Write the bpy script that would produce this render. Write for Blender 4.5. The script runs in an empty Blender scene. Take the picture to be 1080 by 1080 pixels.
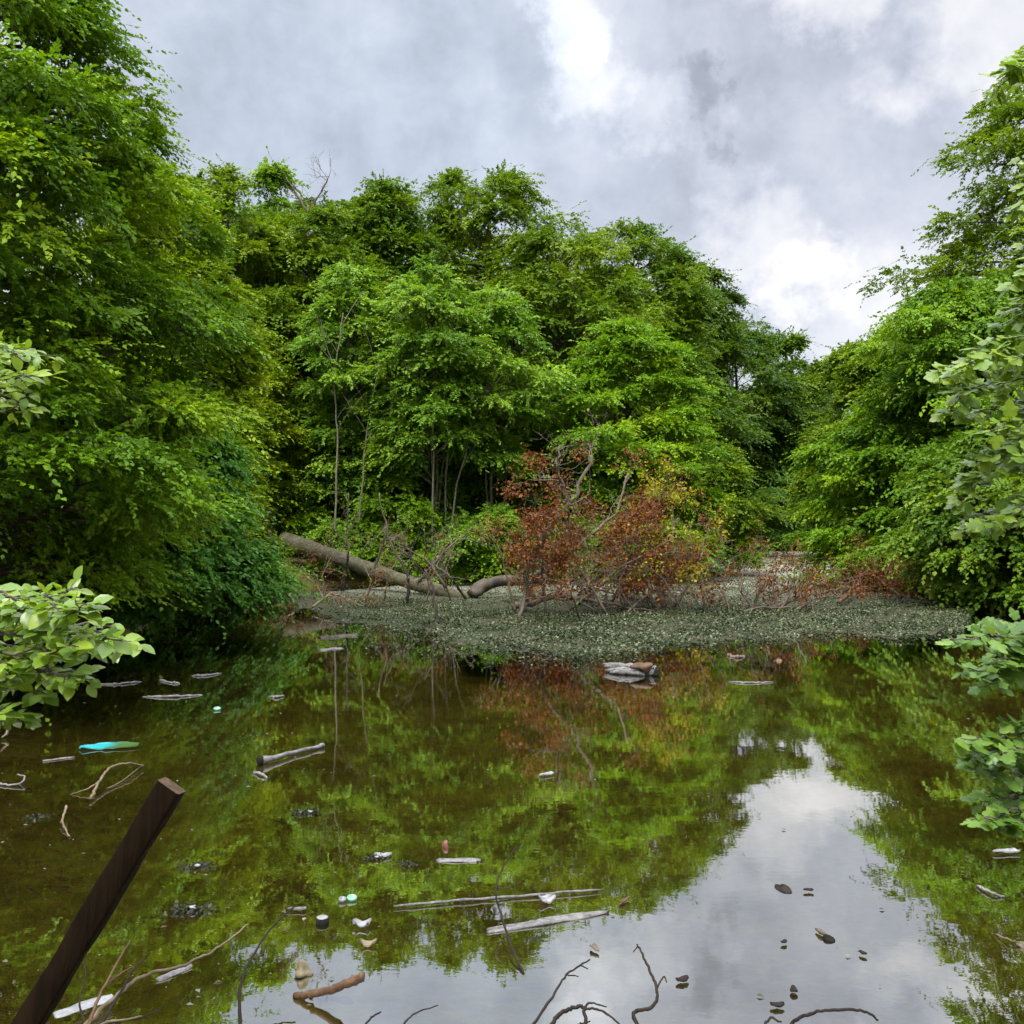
import bpy, math, random
import numpy as np
from mathutils import Vector

R_ = math.radians
sc = bpy.context.scene
col = sc.collection

# ------------------------------------------------------------------ camera
CZ = 1.8
PITCH = math.atan(18 / 1000)
cam_d = bpy.data.cameras.new("camera")
cam = bpy.data.objects.new("camera", cam_d)
col.objects.link(cam)
cam.location = (0, 0, CZ)
cam.rotation_euler = (math.pi / 2 + PITCH, 0, 0)
cam_d.sensor_width = 36
cam_d.lens = 36 * 1000 / 1080
cam_d.clip_start = 0.05
cam_d.clip_end = 3000
sc.camera = cam

# ------------------------------------------------------------------ render settings
sc.view_settings.view_transform = 'Standard'
sc.view_settings.look = 'None'
sc.view_settings.exposure = 1.58
sc.view_settings.gamma = 1
sc.render.engine = 'CYCLES'
cy = sc.cycles
cy.max_bounces = 6
cy.diffuse_bounces = 2
cy.glossy_bounces = 3
cy.transmission_bounces = 3
cy.transparent_max_bounces = 8
cy.caustics_reflective = False
cy.caustics_refractive = False
cy.sample_clamp_indirect = 4
cy.use_adaptive_sampling = True
cy.adaptive_threshold = 0.02
cy.use_denoising = True
cy.denoiser = 'OPENIMAGEDENOISE'


def ray(px, py):
    dx, dy = (px - 540) / 1000, (540 - py) / 1000
    c, s = math.cos(PITCH), math.sin(PITCH)
    return np.array([dx, c - dy * s, s + dy * c])


def at(px, py, D):
    d = ray(px, py)
    return np.array([0, 0, CZ]) + d * (D / d[1])


def over(px, py, h=0.0):
    """point at height h above the water that the photo shows at px, py"""
    d = ray(px, py)
    return np.array([0, 0, CZ]) + d * ((h - CZ) / d[2])


# ------------------------------------------------------------------ sky
SUN_EL, SUN_AZ = R_(56), R_(200)      # azimuth from +Y clockwise: high, behind the camera
w = bpy.data.worlds.new("World")
sc.world = w
w.use_nodes = True
nt = w.node_tree
nt.nodes.clear()


class NT:
    def __init__(s, tree):
        s.t = tree

    def n(s, typ, **kw):
        nd = s.t.nodes.new(typ)
        for k, v in kw.items():
            setattr(nd, k, v)
        return nd

    def inp(s, sock, v):
        if isinstance(v, bpy.types.NodeSocket):
            s.t.links.new(v, sock)
        elif v is not None:
            sock.default_value = v

    def math(s, op, a, b=None, c=None, clamp=False):
        nd = s.n('ShaderNodeMath', operation=op, use_clamp=clamp)
        s.inp(nd.inputs[0], a)
        s.inp(nd.inputs[1], b)
        if c is not None:
            s.inp(nd.inputs[2], c)
        return nd.outputs[0]

    def vmath(s, op, a, b=None, scale=None):
        nd = s.n('ShaderNodeVectorMath', operation=op)
        s.inp(nd.inputs[0], a)
        if b is not None:
            s.inp(nd.inputs[1], b)
        if scale is not None:
            s.inp(nd.inputs['Scale'], scale)
        return nd.outputs['Value'] if op in ('DOT_PRODUCT', 'LENGTH') else nd.outputs[0]

    def noise(s, vec, scale, detail=4, rough=0.55, dist=0.0, color=False):
        nd = s.n('ShaderNodeTexNoise')
        s.inp(nd.inputs['Vector'], vec)
        nd.inputs['Scale'].default_value = scale
        nd.inputs['Detail'].default_value = detail
        nd.inputs['Roughness'].default_value = rough
        nd.inputs['Distortion'].default_value = dist
        return nd.outputs['Color' if color else 'Fac']

    def mix(s, fac, a, b, blend='MIX'):
        nd = s.n('ShaderNodeMix', data_type='RGBA', blend_type=blend)
        s.inp(nd.inputs[0], fac)
        s.inp(nd.inputs[6], a)
        s.inp(nd.inputs[7], b)
        return nd.outputs[2]

    def smooth(s, v, a, b, lo=0.0, hi=1.0):
        nd = s.n('ShaderNodeMapRange', interpolation_type='SMOOTHSTEP')
        s.inp(nd.inputs[0], v)
        for i, x in enumerate((a, b, lo, hi)):
            nd.inputs[i + 1].default_value = x
        return nd.outputs[0]

    def ramp(s, fac, stops):
        nd = s.n('ShaderNodeValToRGB')
        e = nd.color_ramp.elements
        while len(e) < len(stops):
            e.new(0.5)
        for el, (p, c) in zip(e, stops):
            el.position = p
            el.color = (*c, 1)
        s.inp(nd.inputs[0], fac)
        return nd.outputs[0]


g = NT(nt)
sky = g.n('ShaderNodeTexSky', sky_type='NISHITA')
sky.sun_disc = False
sky.sun_elevation = SUN_EL
sky.sun_rotation = SUN_AZ
dirv = g.vmath('NORMALIZE', g.n('ShaderNodeTexCoord').outputs['Generated'])
wob = g.vmath('SUBTRACT', g.noise(dirv, 6.0, 8, 0.62, color=True), (0.5, 0.5, 0.5))
wob2 = g.vmath('SUBTRACT', g.noise(dirv, 22.0, 6, 0.6, color=True), (0.5, 0.5, 0.5))
dw = g.vmath('NORMALIZE', g.vmath('ADD', dirv, g.vmath('ADD', g.vmath('SCALE', wob, scale=0.26), g.vmath('SCALE', wob2, scale=0.05))))


def blob(px, py, r_in, r_out):
    d = ray(px, py)
    d = d / np.linalg.norm(d)
    dot = g.vmath('DOT_PRODUCT', dw, tuple(d))
    return g.smooth(dot, math.cos(R_(r_out)), math.cos(R_(r_in)))


base = g.noise(dirv, 3.2, 7, 0.55, 0.2)
lum = g.smooth(base, 0.30, 0.72, 0.46, 0.64)
fine = g.noise(dirv, 11.0, 5, 0.55)
lum = g.math('ADD', lum, g.smooth(fine, 0.3, 0.7, -0.05, 0.05))
lum = g.math('ADD', lum, g.smooth(g.noise(dirv, 26.0, 6, 0.6, 0.3), 0.3, 0.7, -0.03, 0.03))
for px, py, a, b, k in [(600, 20, 0.5, 3.6, 0.27), (612, 90, 0.2, 3.2, 0.2), (800, 250, 0.5, 5.8, 0.22),
                        (850, 300, 0.5, 3.8, 0.2), (1030, 30, 0.5, 5.5, 0.26), (860, -20, 1, 4.5, 0.26),
                        (700, 60, 1, 5, 0.04), (900, 350, 1, 6, 0.12), (655, 135, 0.3, 2.2, 0.1),
                        (733, 118, 0.2, 2.0, -0.15), (650, 250, 1, 7, -0.07), (770, 60, 1, 6, -0.05),
                        (800, 320, 0.5, 2.6, -0.10), (960, 140, 2, 8, -0.03), (420, 60, 2, 14, -0.05),
                        (510, 50, 1, 4, -0.04), (960, 20, 0.3, 2.5, -0.10)]:
    lum = g.math('ADD', lum, g.math('MULTIPLY', blob(px, py, a, b), k))
lum = g.math('MAXIMUM', lum, 0.3)
cool = g.mix(g.smooth(lum, 0.45, 0.85), (0.93, 0.985, 1.13, 1), (1.01, 0.985, 0.99, 1))
blue_l = blob(380, 80, 3, 20)
cool = g.mix(g.math('MULTIPLY', blue_l, 0.5), cool, (0.86, 1.0, 1.2, 1))
sep = g.n('ShaderNodeSeparateXYZ')
nt.links.new(dirv, sep.inputs[0])
zen = g.smooth(sep.outputs[2], 0.50, 0.86, 0.43, 2.6)       # overcast sky, dimmed in view and boosted overhead to light the foliage
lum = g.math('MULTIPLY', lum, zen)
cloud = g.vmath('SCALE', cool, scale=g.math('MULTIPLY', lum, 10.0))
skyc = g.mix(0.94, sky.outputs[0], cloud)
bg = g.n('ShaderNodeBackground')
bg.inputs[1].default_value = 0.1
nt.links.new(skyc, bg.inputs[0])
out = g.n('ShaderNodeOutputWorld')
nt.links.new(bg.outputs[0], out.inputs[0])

sun_d = bpy.data.lights.new("sun", 'SUN')
sun_d.energy = 1.5
sun_d.angle = R_(14)
sun_d.color = (1.0, 0.95, 0.86)
sun = bpy.data.objects.new("sun", sun_d)
col.objects.link(sun)
sd = Vector((math.sin(SUN_AZ) * math.cos(SUN_EL), math.cos(SUN_AZ) * math.cos(SUN_EL), math.sin(SUN_EL)))
sun.rotation_euler = sd.to_track_quat('Z', 'Y').to_euler()
sun.location = (0, -10, 30)

# ------------------------------------------------------------------ helpers: objects


def tag(o, label=None, cat=None, group=None, kind=None):
    if label:
        o['label'] = label
    if cat:
        o['category'] = cat
    if group:
        o['group'] = group
    if kind:
        o['kind'] = kind
    return o


def empty(name, loc, label, cat, group=None):
    o = bpy.data.objects.new(name, None)
    col.objects.link(o)
    o.location = [float(v) for v in loc]
    return tag(o, label, cat, group)


def make_mesh(name, verts, faces, tint=None, smooth=False):
    """faces: list of int arrays (M,k)"""
    me = bpy.data.meshes.new(name)
    verts = np.asarray(verts, dtype=np.float32)
    me.vertices.add(len(verts))
    me.vertices.foreach_set('co', verts.ravel())
    loops = np.concatenate([f.ravel() for f in faces]).astype(np.int32)
    tot = np.concatenate([np.full(len(f), f.shape[1]) for f in faces]).astype(np.int32)
    starts = np.concatenate([[0], np.cumsum(tot)[:-1]]).astype(np.int32)
    me.loops.add(len(loops))
    me.loops.foreach_set('vertex_index', loops)
    me.polygons.add(len(tot))
    me.polygons.foreach_set('loop_start', starts)
    if smooth:
        me.polygons.foreach_set('use_smooth', np.ones(len(tot), dtype=bool))
    me.update(calc_edges=True)
    if tint is not None:
        a = me.attributes.new('tint', 'FLOAT', 'POINT')
        a.data.foreach_set('value', np.asarray(tint, dtype=np.float32))
    return me


def link(name, me, mat, parent=None, loc=None):
    o = bpy.data.objects.new(name, me)
    col.objects.link(o)
    if mat:
        me.materials.append(mat)
    if parent:
        o.parent = parent
    if loc is not None:
        o.location = [float(v) for v in loc]
    return o


class MB:
    """collects shapes, links them as one mesh"""

    def __init__(s):
        s.v, s.q, s.t, s.n = [], [], [], 0

    def add(s, verts, quads=None, tris=None):
        if quads is not None and len(quads):
            s.q.append(np.asarray(quads) + s.n)
        if tris is not None and len(tris):
            s.t.append(np.asarray(tris) + s.n)
        s.v.append(np.asarray(verts, dtype=float))
        s.n += len(verts)

    def tube(s, pts, rad, sides=6, cap=True, rough=0.0, rng=None):
        pts = np.asarray(pts, dtype=float)
        n = len(pts)
        rad = np.broadcast_to(np.asarray(rad, dtype=float), (n,))
        tan = np.gradient(pts, axis=0)
        tan /= np.linalg.norm(tan, axis=1)[:, None] + 1e-9
        ref = np.array([0.0, 0.0, 1.0]) if abs(tan[:, 2]).mean() < 0.8 else np.array([1.0, 0.0, 0.0])
        a = np.cross(tan, ref)
        a /= np.linalg.norm(a, axis=1)[:, None] + 1e-9
        b = np.cross(tan, a)
        th = np.linspace(0, 2 * np.pi, sides, endpoint=False)
        rr = np.ones((n, sides))
        if rough and rng is not None:
            rr = 1 + rough * rng.uniform(-1, 1, (n, sides))
        v = pts[:, None, :] + (rad[:, None] * rr)[..., None] * (
            a[:, None, :] * np.cos(th)[None, :, None] + b[:, None, :] * np.sin(th)[None, :, None])
        i = np.arange(n - 1)[:, None] * sides
        j = np.arange(sides)[None, :]
        k = (j + 1) % sides
        q = np.stack([i + j, i + k, i + sides + k, i + sides + j], -1).reshape(-1, 4)
        v = v.reshape(-1, 3)
        tr = None
        if cap:
            v = np.vstack([v, pts[0], pts[-1]])
            c0, c1 = n * sides, n * sides + 1
            jj = np.arange(sides)
            kk = (jj + 1) % sides
            tr = np.vstack([np.stack([np.full(sides, c0), kk, jj], -1),
                            np.stack([np.full(sides, c1), (n - 1) * sides + jj, (n - 1) * sides + kk], -1)])
        s.add(v, q, tr)

    def mesh(s, name, smooth=True):
        f = []
        if s.q:
            f.append(np.vstack(s.q))
        if s.t:
            f.append(np.vstack(s.t))
        return make_mesh(name, np.vstack(s.v), f, smooth=smooth)

    def build(s, name, mat, parent=None, origin=None, smooth=True):
        me = s.mesh(name, smooth)
        if origin is not None:
            me.transform(__import__('mathutils').Matrix.Translation([-float(c) for c in origin]))
            return link(name, me, mat, parent, origin)
        return link(name, me, mat, parent)


# ------------------------------------------------------------------ helpers: materials


def new_mat(name):
    m = bpy.data.materials.new(name)
    m.use_nodes = True
    t = m.node_tree
    t.nodes.clear()
    return m, NT(t)


def leaf_mat(name, dark, mid, light, trans=0.33, rough=0.5, spec=0.14, tr_tint=(1.25, 1.2, 0.5)):
    m, k = new_mat(name)
    a = k.n('ShaderNodeAttribute', attribute_name='tint')
    c = k.ramp(a.outputs['Fac'], [(0.0, dark), (0.5, mid), (1.0, light)])
    p = k.n('ShaderNodeBsdfPrincipled')
    k.inp(p.inputs['Base Color'], c)
    p.inputs['Roughness'].default_value = rough
    p.inputs['Specular IOR Level'].default_value = spec
    tr = k.n('ShaderNodeBsdfTranslucent')
    k.inp(tr.inputs[0], k.mix(1.0, c, (*tr_tint, 1), 'MULTIPLY'))
    mx = k.n('ShaderNodeMixShader')
    mx.inputs[0].default_value = trans
    k.t.links.new(p.outputs[0], mx.inputs[1])
    k.t.links.new(tr.outputs[0], mx.inputs[2])
    o = k.n('ShaderNodeOutputMaterial')
    k.t.links.new(mx.outputs[0], o.inputs[0])
    return m


def wood_mat(name, c1, c2, scale=8.0, stretch=(1, 1, 0.25), rough=0.85, bump=0.4, spec=0.3, moss=0.0):
    m, k = new_mat(name)
    tc = k.n('ShaderNodeTexCoord').outputs['Object']
    v = k.vmath('MULTIPLY', tc, stretch)
    n1 = k.noise(v, scale, 6, 0.65, 0.3)
    n2 = k.noise(tc, scale * 0.3, 3, 0.5)
    f = k.math('ADD', k.math('MULTIPLY', n1, 0.65), k.math('MULTIPLY', n2, 0.35))
    c = k.ramp(f, [(0.32, c1), (0.66, c2)])
    if moss:
        c = k.mix(k.smooth(k.noise(tc, 2.2, 6, 0.7), 0.48, 0.62, 0.0, moss), c, (0.05, 0.062, 0.014, 1))
    p = k.n('ShaderNodeBsdfPrincipled')
    k.inp(p.inputs['Base Color'], c)
    p.inputs['Roughness'].default_value = rough
    p.inputs['Specular IOR Level'].default_value = spec
    b = k.n('ShaderNodeBump')
    b.inputs['Strength'].default_value = bump
    b.inputs['Distance'].default_value = 0.02
    k.inp(b.inputs['Height'], n1)
    k.t.links.new(b.outputs[0], p.inputs['Normal'])
    o = k.n('ShaderNodeOutputMaterial')
    k.t.links.new(p.outputs[0], o.inputs[0])
    return m


M = {
    'beech': leaf_mat('beech_leaf', (0.071, 0.151, 0.011), (0.132, 0.263, 0.012), (0.264, 0.382, 0.014)),
    'beech_low': leaf_mat('beech_low_leaf', (0.056, 0.155, 0.019), (0.105, 0.259, 0.029), (0.211, 0.380, 0.046)),
    'yellowgreen': leaf_mat('yellow_green_leaf', (0.088, 0.159, 0.009), (0.176, 0.278, 0.010), (0.308, 0.371, 0.014)),
    'ash': leaf_mat('ash_leaf', (0.085, 0.175, 0.018), (0.154, 0.292, 0.028), (0.261, 0.408, 0.038)),
    'olive': leaf_mat('olive_leaf', (0.069, 0.136, 0.010), (0.130, 0.223, 0.011), (0.215, 0.302, 0.015)),
    'oak': leaf_mat('oak_leaf', (0.049, 0.107, 0.010), (0.093, 0.183, 0.011), (0.169, 0.259, 0.016)),
    'lime': leaf_mat('lime_leaf', (0.088, 0.186, 0.009), (0.147, 0.292, 0.011), (0.264, 0.398, 0.014)),
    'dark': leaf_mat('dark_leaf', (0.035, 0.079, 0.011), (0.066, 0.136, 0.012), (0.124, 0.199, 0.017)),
    'teal': leaf_mat('teal_leaf', (0.053, 0.130, 0.023), (0.095, 0.207, 0.038), (0.173, 0.311, 0.055)),
    'sycamore': leaf_mat('sycamore_leaf', (0.066, 0.146, 0.009), (0.124, 0.252, 0.010), (0.220, 0.345, 0.012)),
    'near': leaf_mat('near_leaf', (0.087, 0.169, 0.023), (0.160, 0.273, 0.032), (0.275, 0.390, 0.036), 0.38, 0.33, 0.55),
    'nearpale': leaf_mat('near_pale_leaf', (0.065, 0.14, 0.02), (0.11, 0.21, 0.03), (0.19, 0.31, 0.05), 0.36, 0.38, 0.4),
    'drowned': leaf_mat('drowned_weed', (0.004, 0.006, 0.002), (0.012, 0.016, 0.005), (0.045, 0.05, 0.02), 0.1, 0.5, 0.3),
    'rust': leaf_mat('rust_leaf', (0.075, 0.027, 0.010), (0.16, 0.056, 0.016), (0.28, 0.12, 0.026), 0.25, 0.7, 0.15, (1.2, 0.9, 0.6)),
    'yellow': leaf_mat('yellow_leaf', (0.17, 0.17, 0.012), (0.30, 0.27, 0.014), (0.42, 0.36, 0.02), 0.35, 0.6, 0.2),
    'bark': wood_mat('bark', (0.035, 0.028, 0.02), (0.12, 0.10, 0.075), 7),
    'palebark': wood_mat('pale_bark', (0.08, 0.075, 0.055), (0.22, 0.20, 0.14), 9),
    'log': wood_mat('log_bark', (0.025, 0.026, 0.010), (0.14, 0.12, 0.08), 7, (0.5, 0.5, 1), bump=1.0, moss=0.8),
    'deadwood': wood_mat('dead_wood', (0.06, 0.046, 0.033), (0.20, 0.16, 0.12), 10),
    'darkwood': wood_mat('dark_wet_wood', (0.008, 0.006, 0.004), (0.03, 0.02, 0.013), 14, rough=0.6, spec=0.15),
    'driftwood': wood_mat('pale_driftwood', (0.035, 0.032, 0.028), (0.25, 0.24, 0.23), 30, (1, 1, 1), rough=0.75),
    'tanwood': wood_mat('tan_wood', (0.07, 0.05, 0.025), (0.22, 0.17, 0.10), 18, (1, 1, 1)),
    'brownwood': wood_mat('brown_wood', (0.04, 0.022, 0.010), (0.13, 0.07, 0.032), 16, (1, 1, 1), rough=0.6),
    'post': wood_mat('post_wood', (0.003, 0.002, 0.001), (0.016, 0.009, 0.0045), 26, (1, 1, 0.08), rough=0.9, spec=0.06, bump=1.0),
    'postend': wood_mat('post_end_grain', (0.03, 0.018, 0.009), (0.10, 0.064, 0.03), 60, (1, 1, 1)),
}


def plain_mat(name, c1, c2, scale=20, rough=0.5, spec=0.5):
    return wood_mat(name, c1, c2, scale, (1, 1, 1), rough, 0.15, spec)


M['white'] = plain_mat('dirty_white_plastic', (0.12, 0.12, 0.11), (0.34, 0.34, 0.35), 25, 0.4)
M['cyan'] = None
M['greenplastic'] = plain_mat('green_plastic', (0.10, 0.30, 0.16), (0.25, 0.5, 0.34), 40, 0.3)
M['stone'] = plain_mat('stone', (0.08, 0.065, 0.03), (0.24, 0.20, 0.12), 30, 0.8)
M['black'] = plain_mat('wet_black', (0.006, 0.006, 0.004), (0.02, 0.018, 0.012), 30, 0.8, 0.1)
M['redbrown'] = plain_mat('red_brown', (0.10, 0.03, 0.02), (0.22, 0.09, 0.06), 30, 0.5)

# ------------------------------------------------------------------ ground, water
POND = np.array([(-4.5, 2.9), (-5.6, 5), (-7.6, 9), (-8.2, 15), (-7.2, 20), (-8.2, 26), (-5.5, 30.5), (-1, 32.5),
                 (4, 37), (9, 47), (15, 65), (17, 84), (29, 86), (26, 66), (19.5, 47), (14.8, 37), (14, 29),
                 (12.8, 20), (8.5, 12), (5.2, 6), (4.6, 2.9)], dtype=float)


def pond_dist(x, y):
    """signed distance to the shore: negative in the pond"""
    x, y = np.asarray(x, float), np.asarray(y, float)
    best = np.full(x.shape, 1e9)
    inside = np.zeros(x.shape, bool)
    n = len(POND)
    for i in range(n):
        x1, y1 = POND[i]
        x2, y2 = POND[(i + 1) % n]
        ex, ey = x2 - x1, y2 - y1
        t = np.clip(((x - x1) * ex + (y - y1) * ey) / (ex * ex + ey * ey), 0, 1)
        best = np.minimum(best, np.hypot(x - x1 - t * ex, y - y1 - t * ey))
        cond = ((y1 > y) != (y2 > y)) & (x < (x2 - x1) * (y - y1) / (y2 - y1 + 1e-12) + x1)
        inside ^= cond
    return np.where(inside, -best, best)


def ground_z(x, y):
    x, y = np.asarray(x, float), np.asarray(y, float)
    d = pond_dist(x, y)
    far = np.clip((y - 4) / 14, 0, 1)
    rise = np.clip(d, 0, 90) * (0.02 + 0.23 * far)
    rise = np.where(rise > 9, 9 + (rise - 9) * 0.2, rise)
    bump = 0.05 * np.sin(x * 2.1 + y * 1.3) * np.sin(x * 0.9 - y * 1.7)
    return np.where(d > 0, 0.22 * (1 - np.exp(-d / 0.4)) + rise + bump, -0.55 * (1 - np.exp(d / 1.2)) + bump * 0.6)


def axis(lo, hi, step, far):
    a = list(np.arange(lo, hi, step))
    s, v = step, lo
    left = []
    while v > -far:
        s *= 1.25
        v -= s
        left.append(v)
    s, v = step, a[-1]
    right = []
    while v < far:
        s *= 1.25
        v += s
        right.append(v)
    return np.array(left[::-1] + a + right)


gx, gy = axis(-16, 30, 0.4, 900), axis(-4, 90, 0.4, 900)
X, Y = np.meshgrid(gx, gy)
Z = ground_z(X, Y)
nx, ny = len(gx), len(gy)
i = np.arange(ny - 1)[:, None] * nx
j = np.arange(nx - 1)[None, :]
quads = np.stack([i + j, i + j + 1, i + nx + j + 1, i + nx + j], -1).reshape(-1, 4)
m, k = new_mat('ground')
pos = k.n('ShaderNodeNewGeometry').outputs['Position']
n1 = k.noise(pos, 1.6, 8, 0.7, 0.4)
n2 = k.noise(pos, 11, 6, 0.75)
f = k.math('ADD', k.math('MULTIPLY', n1, 0.55), k.math('MULTIPLY', n2, 0.45))
cc = k.ramp(f, [(0.34, (0.022, 0.018, 0.005)), (0.48, (0.10, 0.082, 0.02)), (0.58, (0.17, 0.165, 0.03)), (0.72, (0.26, 0.23, 0.09))])
p = k.n('ShaderNodeBsdfPrincipled')
k.inp(p.inputs['Base Color'], cc)
p.inputs['Roughness'].default_value = 0.9
b = k.n('ShaderNodeBump')
b.inputs['Strength'].default_value = 0.8
b.inputs['Distance'].default_value = 0.05
k.inp(b.inputs['Height'], f)
k.t.links.new(b.outputs[0], p.inputs['Normal'])
o = k.n('ShaderNodeOutputMaterial')
k.t.links.new(p.outputs[0], o.inputs[0])
ground = link('ground', make_mesh('ground', np.stack([X, Y, Z], -1).reshape(-1, 3), [quads], smooth=True), m)
tag(ground, kind='structure')

m, k = new_mat('water')
pos = k.n('ShaderNodeNewGeometry').outputs['Position']
nb = k.noise(k.vmath('MULTIPLY', pos, (1.0, 1.6, 1)), 3.2, 4, 0.55)
nb2 = k.noise(k.vmath('MULTIPLY', pos, (1.0, 1.5, 1)), 0.55, 2, 0.5)
hgt = k.math('ADD', k.math('MULTIPLY', nb, 0.5), k.math('MULTIPLY', nb2, 1.0))
b = k.n('ShaderNodeBump')
b.inputs['Strength'].default_value = 0.10
b.inputs['Distance'].default_value = 0.008
k.inp(b.inputs['Height'], hgt)
fr = k.n('ShaderNodeFresnel')
fr.inputs[0].default_value = 1.33
gl = k.n('ShaderNodeBsdfGlossy')
gl.inputs['Roughness'].default_value = 0.0
gl.inputs['Color'].default_value = (0.95, 0.96, 0.95, 1)
k.t.links.new(b.outputs[0], gl.inputs['Normal'])
tp = k.n('ShaderNodeBsdfTransparent')
tp.inputs[0].default_value = (0.80, 0.74, 0.45, 1)
mx = k.n('ShaderNodeMixShader')
k.inp(mx.inputs[0], k.math('MULTIPLY_ADD', fr.outputs[0], 0.45, 0.54, clamp=True))
k.t.links.new(tp.outputs[0], mx.inputs[1])
k.t.links.new(gl.outputs[0], mx.inputs[2])
o = k.n('ShaderNodeOutputMaterial')
k.t.links.new(mx.outputs[0], o.inputs[0])
xs, ys = np.linspace(-12, 34, 24), np.linspace(1.5, 92, 46)
X, Y = np.meshgrid(xs, ys)
i = np.arange(45)[:, None] * 24
j = np.arange(23)[None, :]
wq = np.stack([i + j, i + j + 1, i + 24 + j + 1, i + 24 + j], -1).reshape(-1, 4)
water = link('water', make_mesh('water', np.stack([X, Y, 0 * X], -1).reshape(-1, 3), [wq], smooth=True), m)
tag(water, kind='structure')


# ------------------------------------------------------------------ leaves
def nrm(v):
    return v / (np.linalg.norm(v, axis=-1, keepdims=True) + 1e-9)


# templates: x across, y along, z up (unit length)
RHOMB = (np.array([(0, 0, 0), (0.33, 0.42, 0.09), (0, 1, -0.06), (-0.33, 0.42, 0.09)], float), [np.array([[0, 1, 2, 3]])])
OVATE = (np.array([(0, 0, 0), (0.24, 0.22, 0.05), (0.32, 0.5, 0.07), (0.2, 0.78, 0.03), (0, 1, -0.06),
                   (-0.2, 0.78, 0.03), (-0.32, 0.5, 0.07), (-0.24, 0.22, 0.05), (0, 0.4, 0), (0, 0.75, -0.01)], float),
         [np.array([[0, 1, 2, 8], [8, 2, 3, 9], [0, 8, 6, 7], [8, 9, 5, 6]]), np.array([[9, 3, 4], [9, 4, 5]])])
_po = [(0.02, 0.02), (0.14, -0.03), (0.28, 0.0), (0.38, 0.09), (0.42, 0.18), (0.37, 0.26), (0.47, 0.34), (0.53, 0.46), (0.50, 0.57), (0.38, 0.60), (0.27, 0.64), (0.25, 0.78),
       (0.15, 0.92), (0.0, 1.02)]
_po = _po + [(-x, y) for x, y in _po[-2::-1]]
_pv = np.array([(x, y, 0.05 * math.cos(x * 9) - 0.10 * (x * x + (y - .4) ** 2)) for x, y in _po] + [(0, 0.33, 0.05)], float)
_n = len(_po)
PALM = (_pv, [np.array([[_n, a_, (a_ + 1) % _n] for a_ in range(_n)])])


def leaves(name, c, ax, up, size, tint, tpl, mat, parent=None):
    """one mesh of leaves: base point c, axis ax, upper-side normal up, length size"""
    tv, tf = tpl
    ax = nrm(ax)
    side = nrm(np.cross(ax, up))
    up = np.cross(side, ax)
    size = np.asarray(size)[:, None, None]
    v = c[:, None, :] + size * (side[:, None, :] * tv[None, :, 0:1] + ax[:, None, :] * tv[None, :, 1:2] + up[:, None, :] * tv[None, :, 2:3])
    N, kv = len(c), len(tv)
    off = (np.arange(N) * kv)[:, None, None]
    faces = [(off + f[None]).reshape(-1, f.shape[1]) for f in tf]
    me = make_mesh(name, v.reshape(-1, 3), faces, np.repeat(np.clip(tint, 0, 1), kv))
    if parent is None and mat is None:
        return me
    return link(name, me, mat, parent)


def sprays(rng, org, dirs, normals, length, n, leaf, tint, jitter=0.35, spread=0.95):
    """expand S sprays into S*n leaves along short twigs"""
    S = len(org)
    dirs = nrm(dirs)
    side = nrm(np.cross(dirs, normals))
    normals = np.cross(side, dirs)
    s = (np.arange(n)[None, :] + rng.uniform(0, 0.9, (S, n))) / n
    sg = np.where(np.arange(n) % 2 == 0, 1.0, -1.0)[None, :, None]
    pos = org[:, None, :] + dirs[:, None, :] * (s * length[:, None])[..., None]
    pos = pos - np.array([0, 0, 1.0]) * (0.25 * s ** 2 * length[:, None])[..., None]
    ang = spread * (1 - 0.6 * s)[..., None]
    axx = dirs[:, None, :] * np.cos(ang) + side[:, None, :] * sg * np.sin(ang) + rng.normal(0, 0.22, (S, n, 3))
    axx[..., 2] -= 0.18
    upv = normals[:, None, :] + rng.normal(0, jitter, (S, n, 3))
    sz = leaf * rng.uniform(0.6, 1.2, (S, n))
    tt = tint[:, None] + rng.normal(0, 0.09, (S, n))
    return pos.reshape(-1, 3), axx.reshape(-1, 3), upv.reshape(-1, 3), sz.ravel(), tt.ravel()


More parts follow.
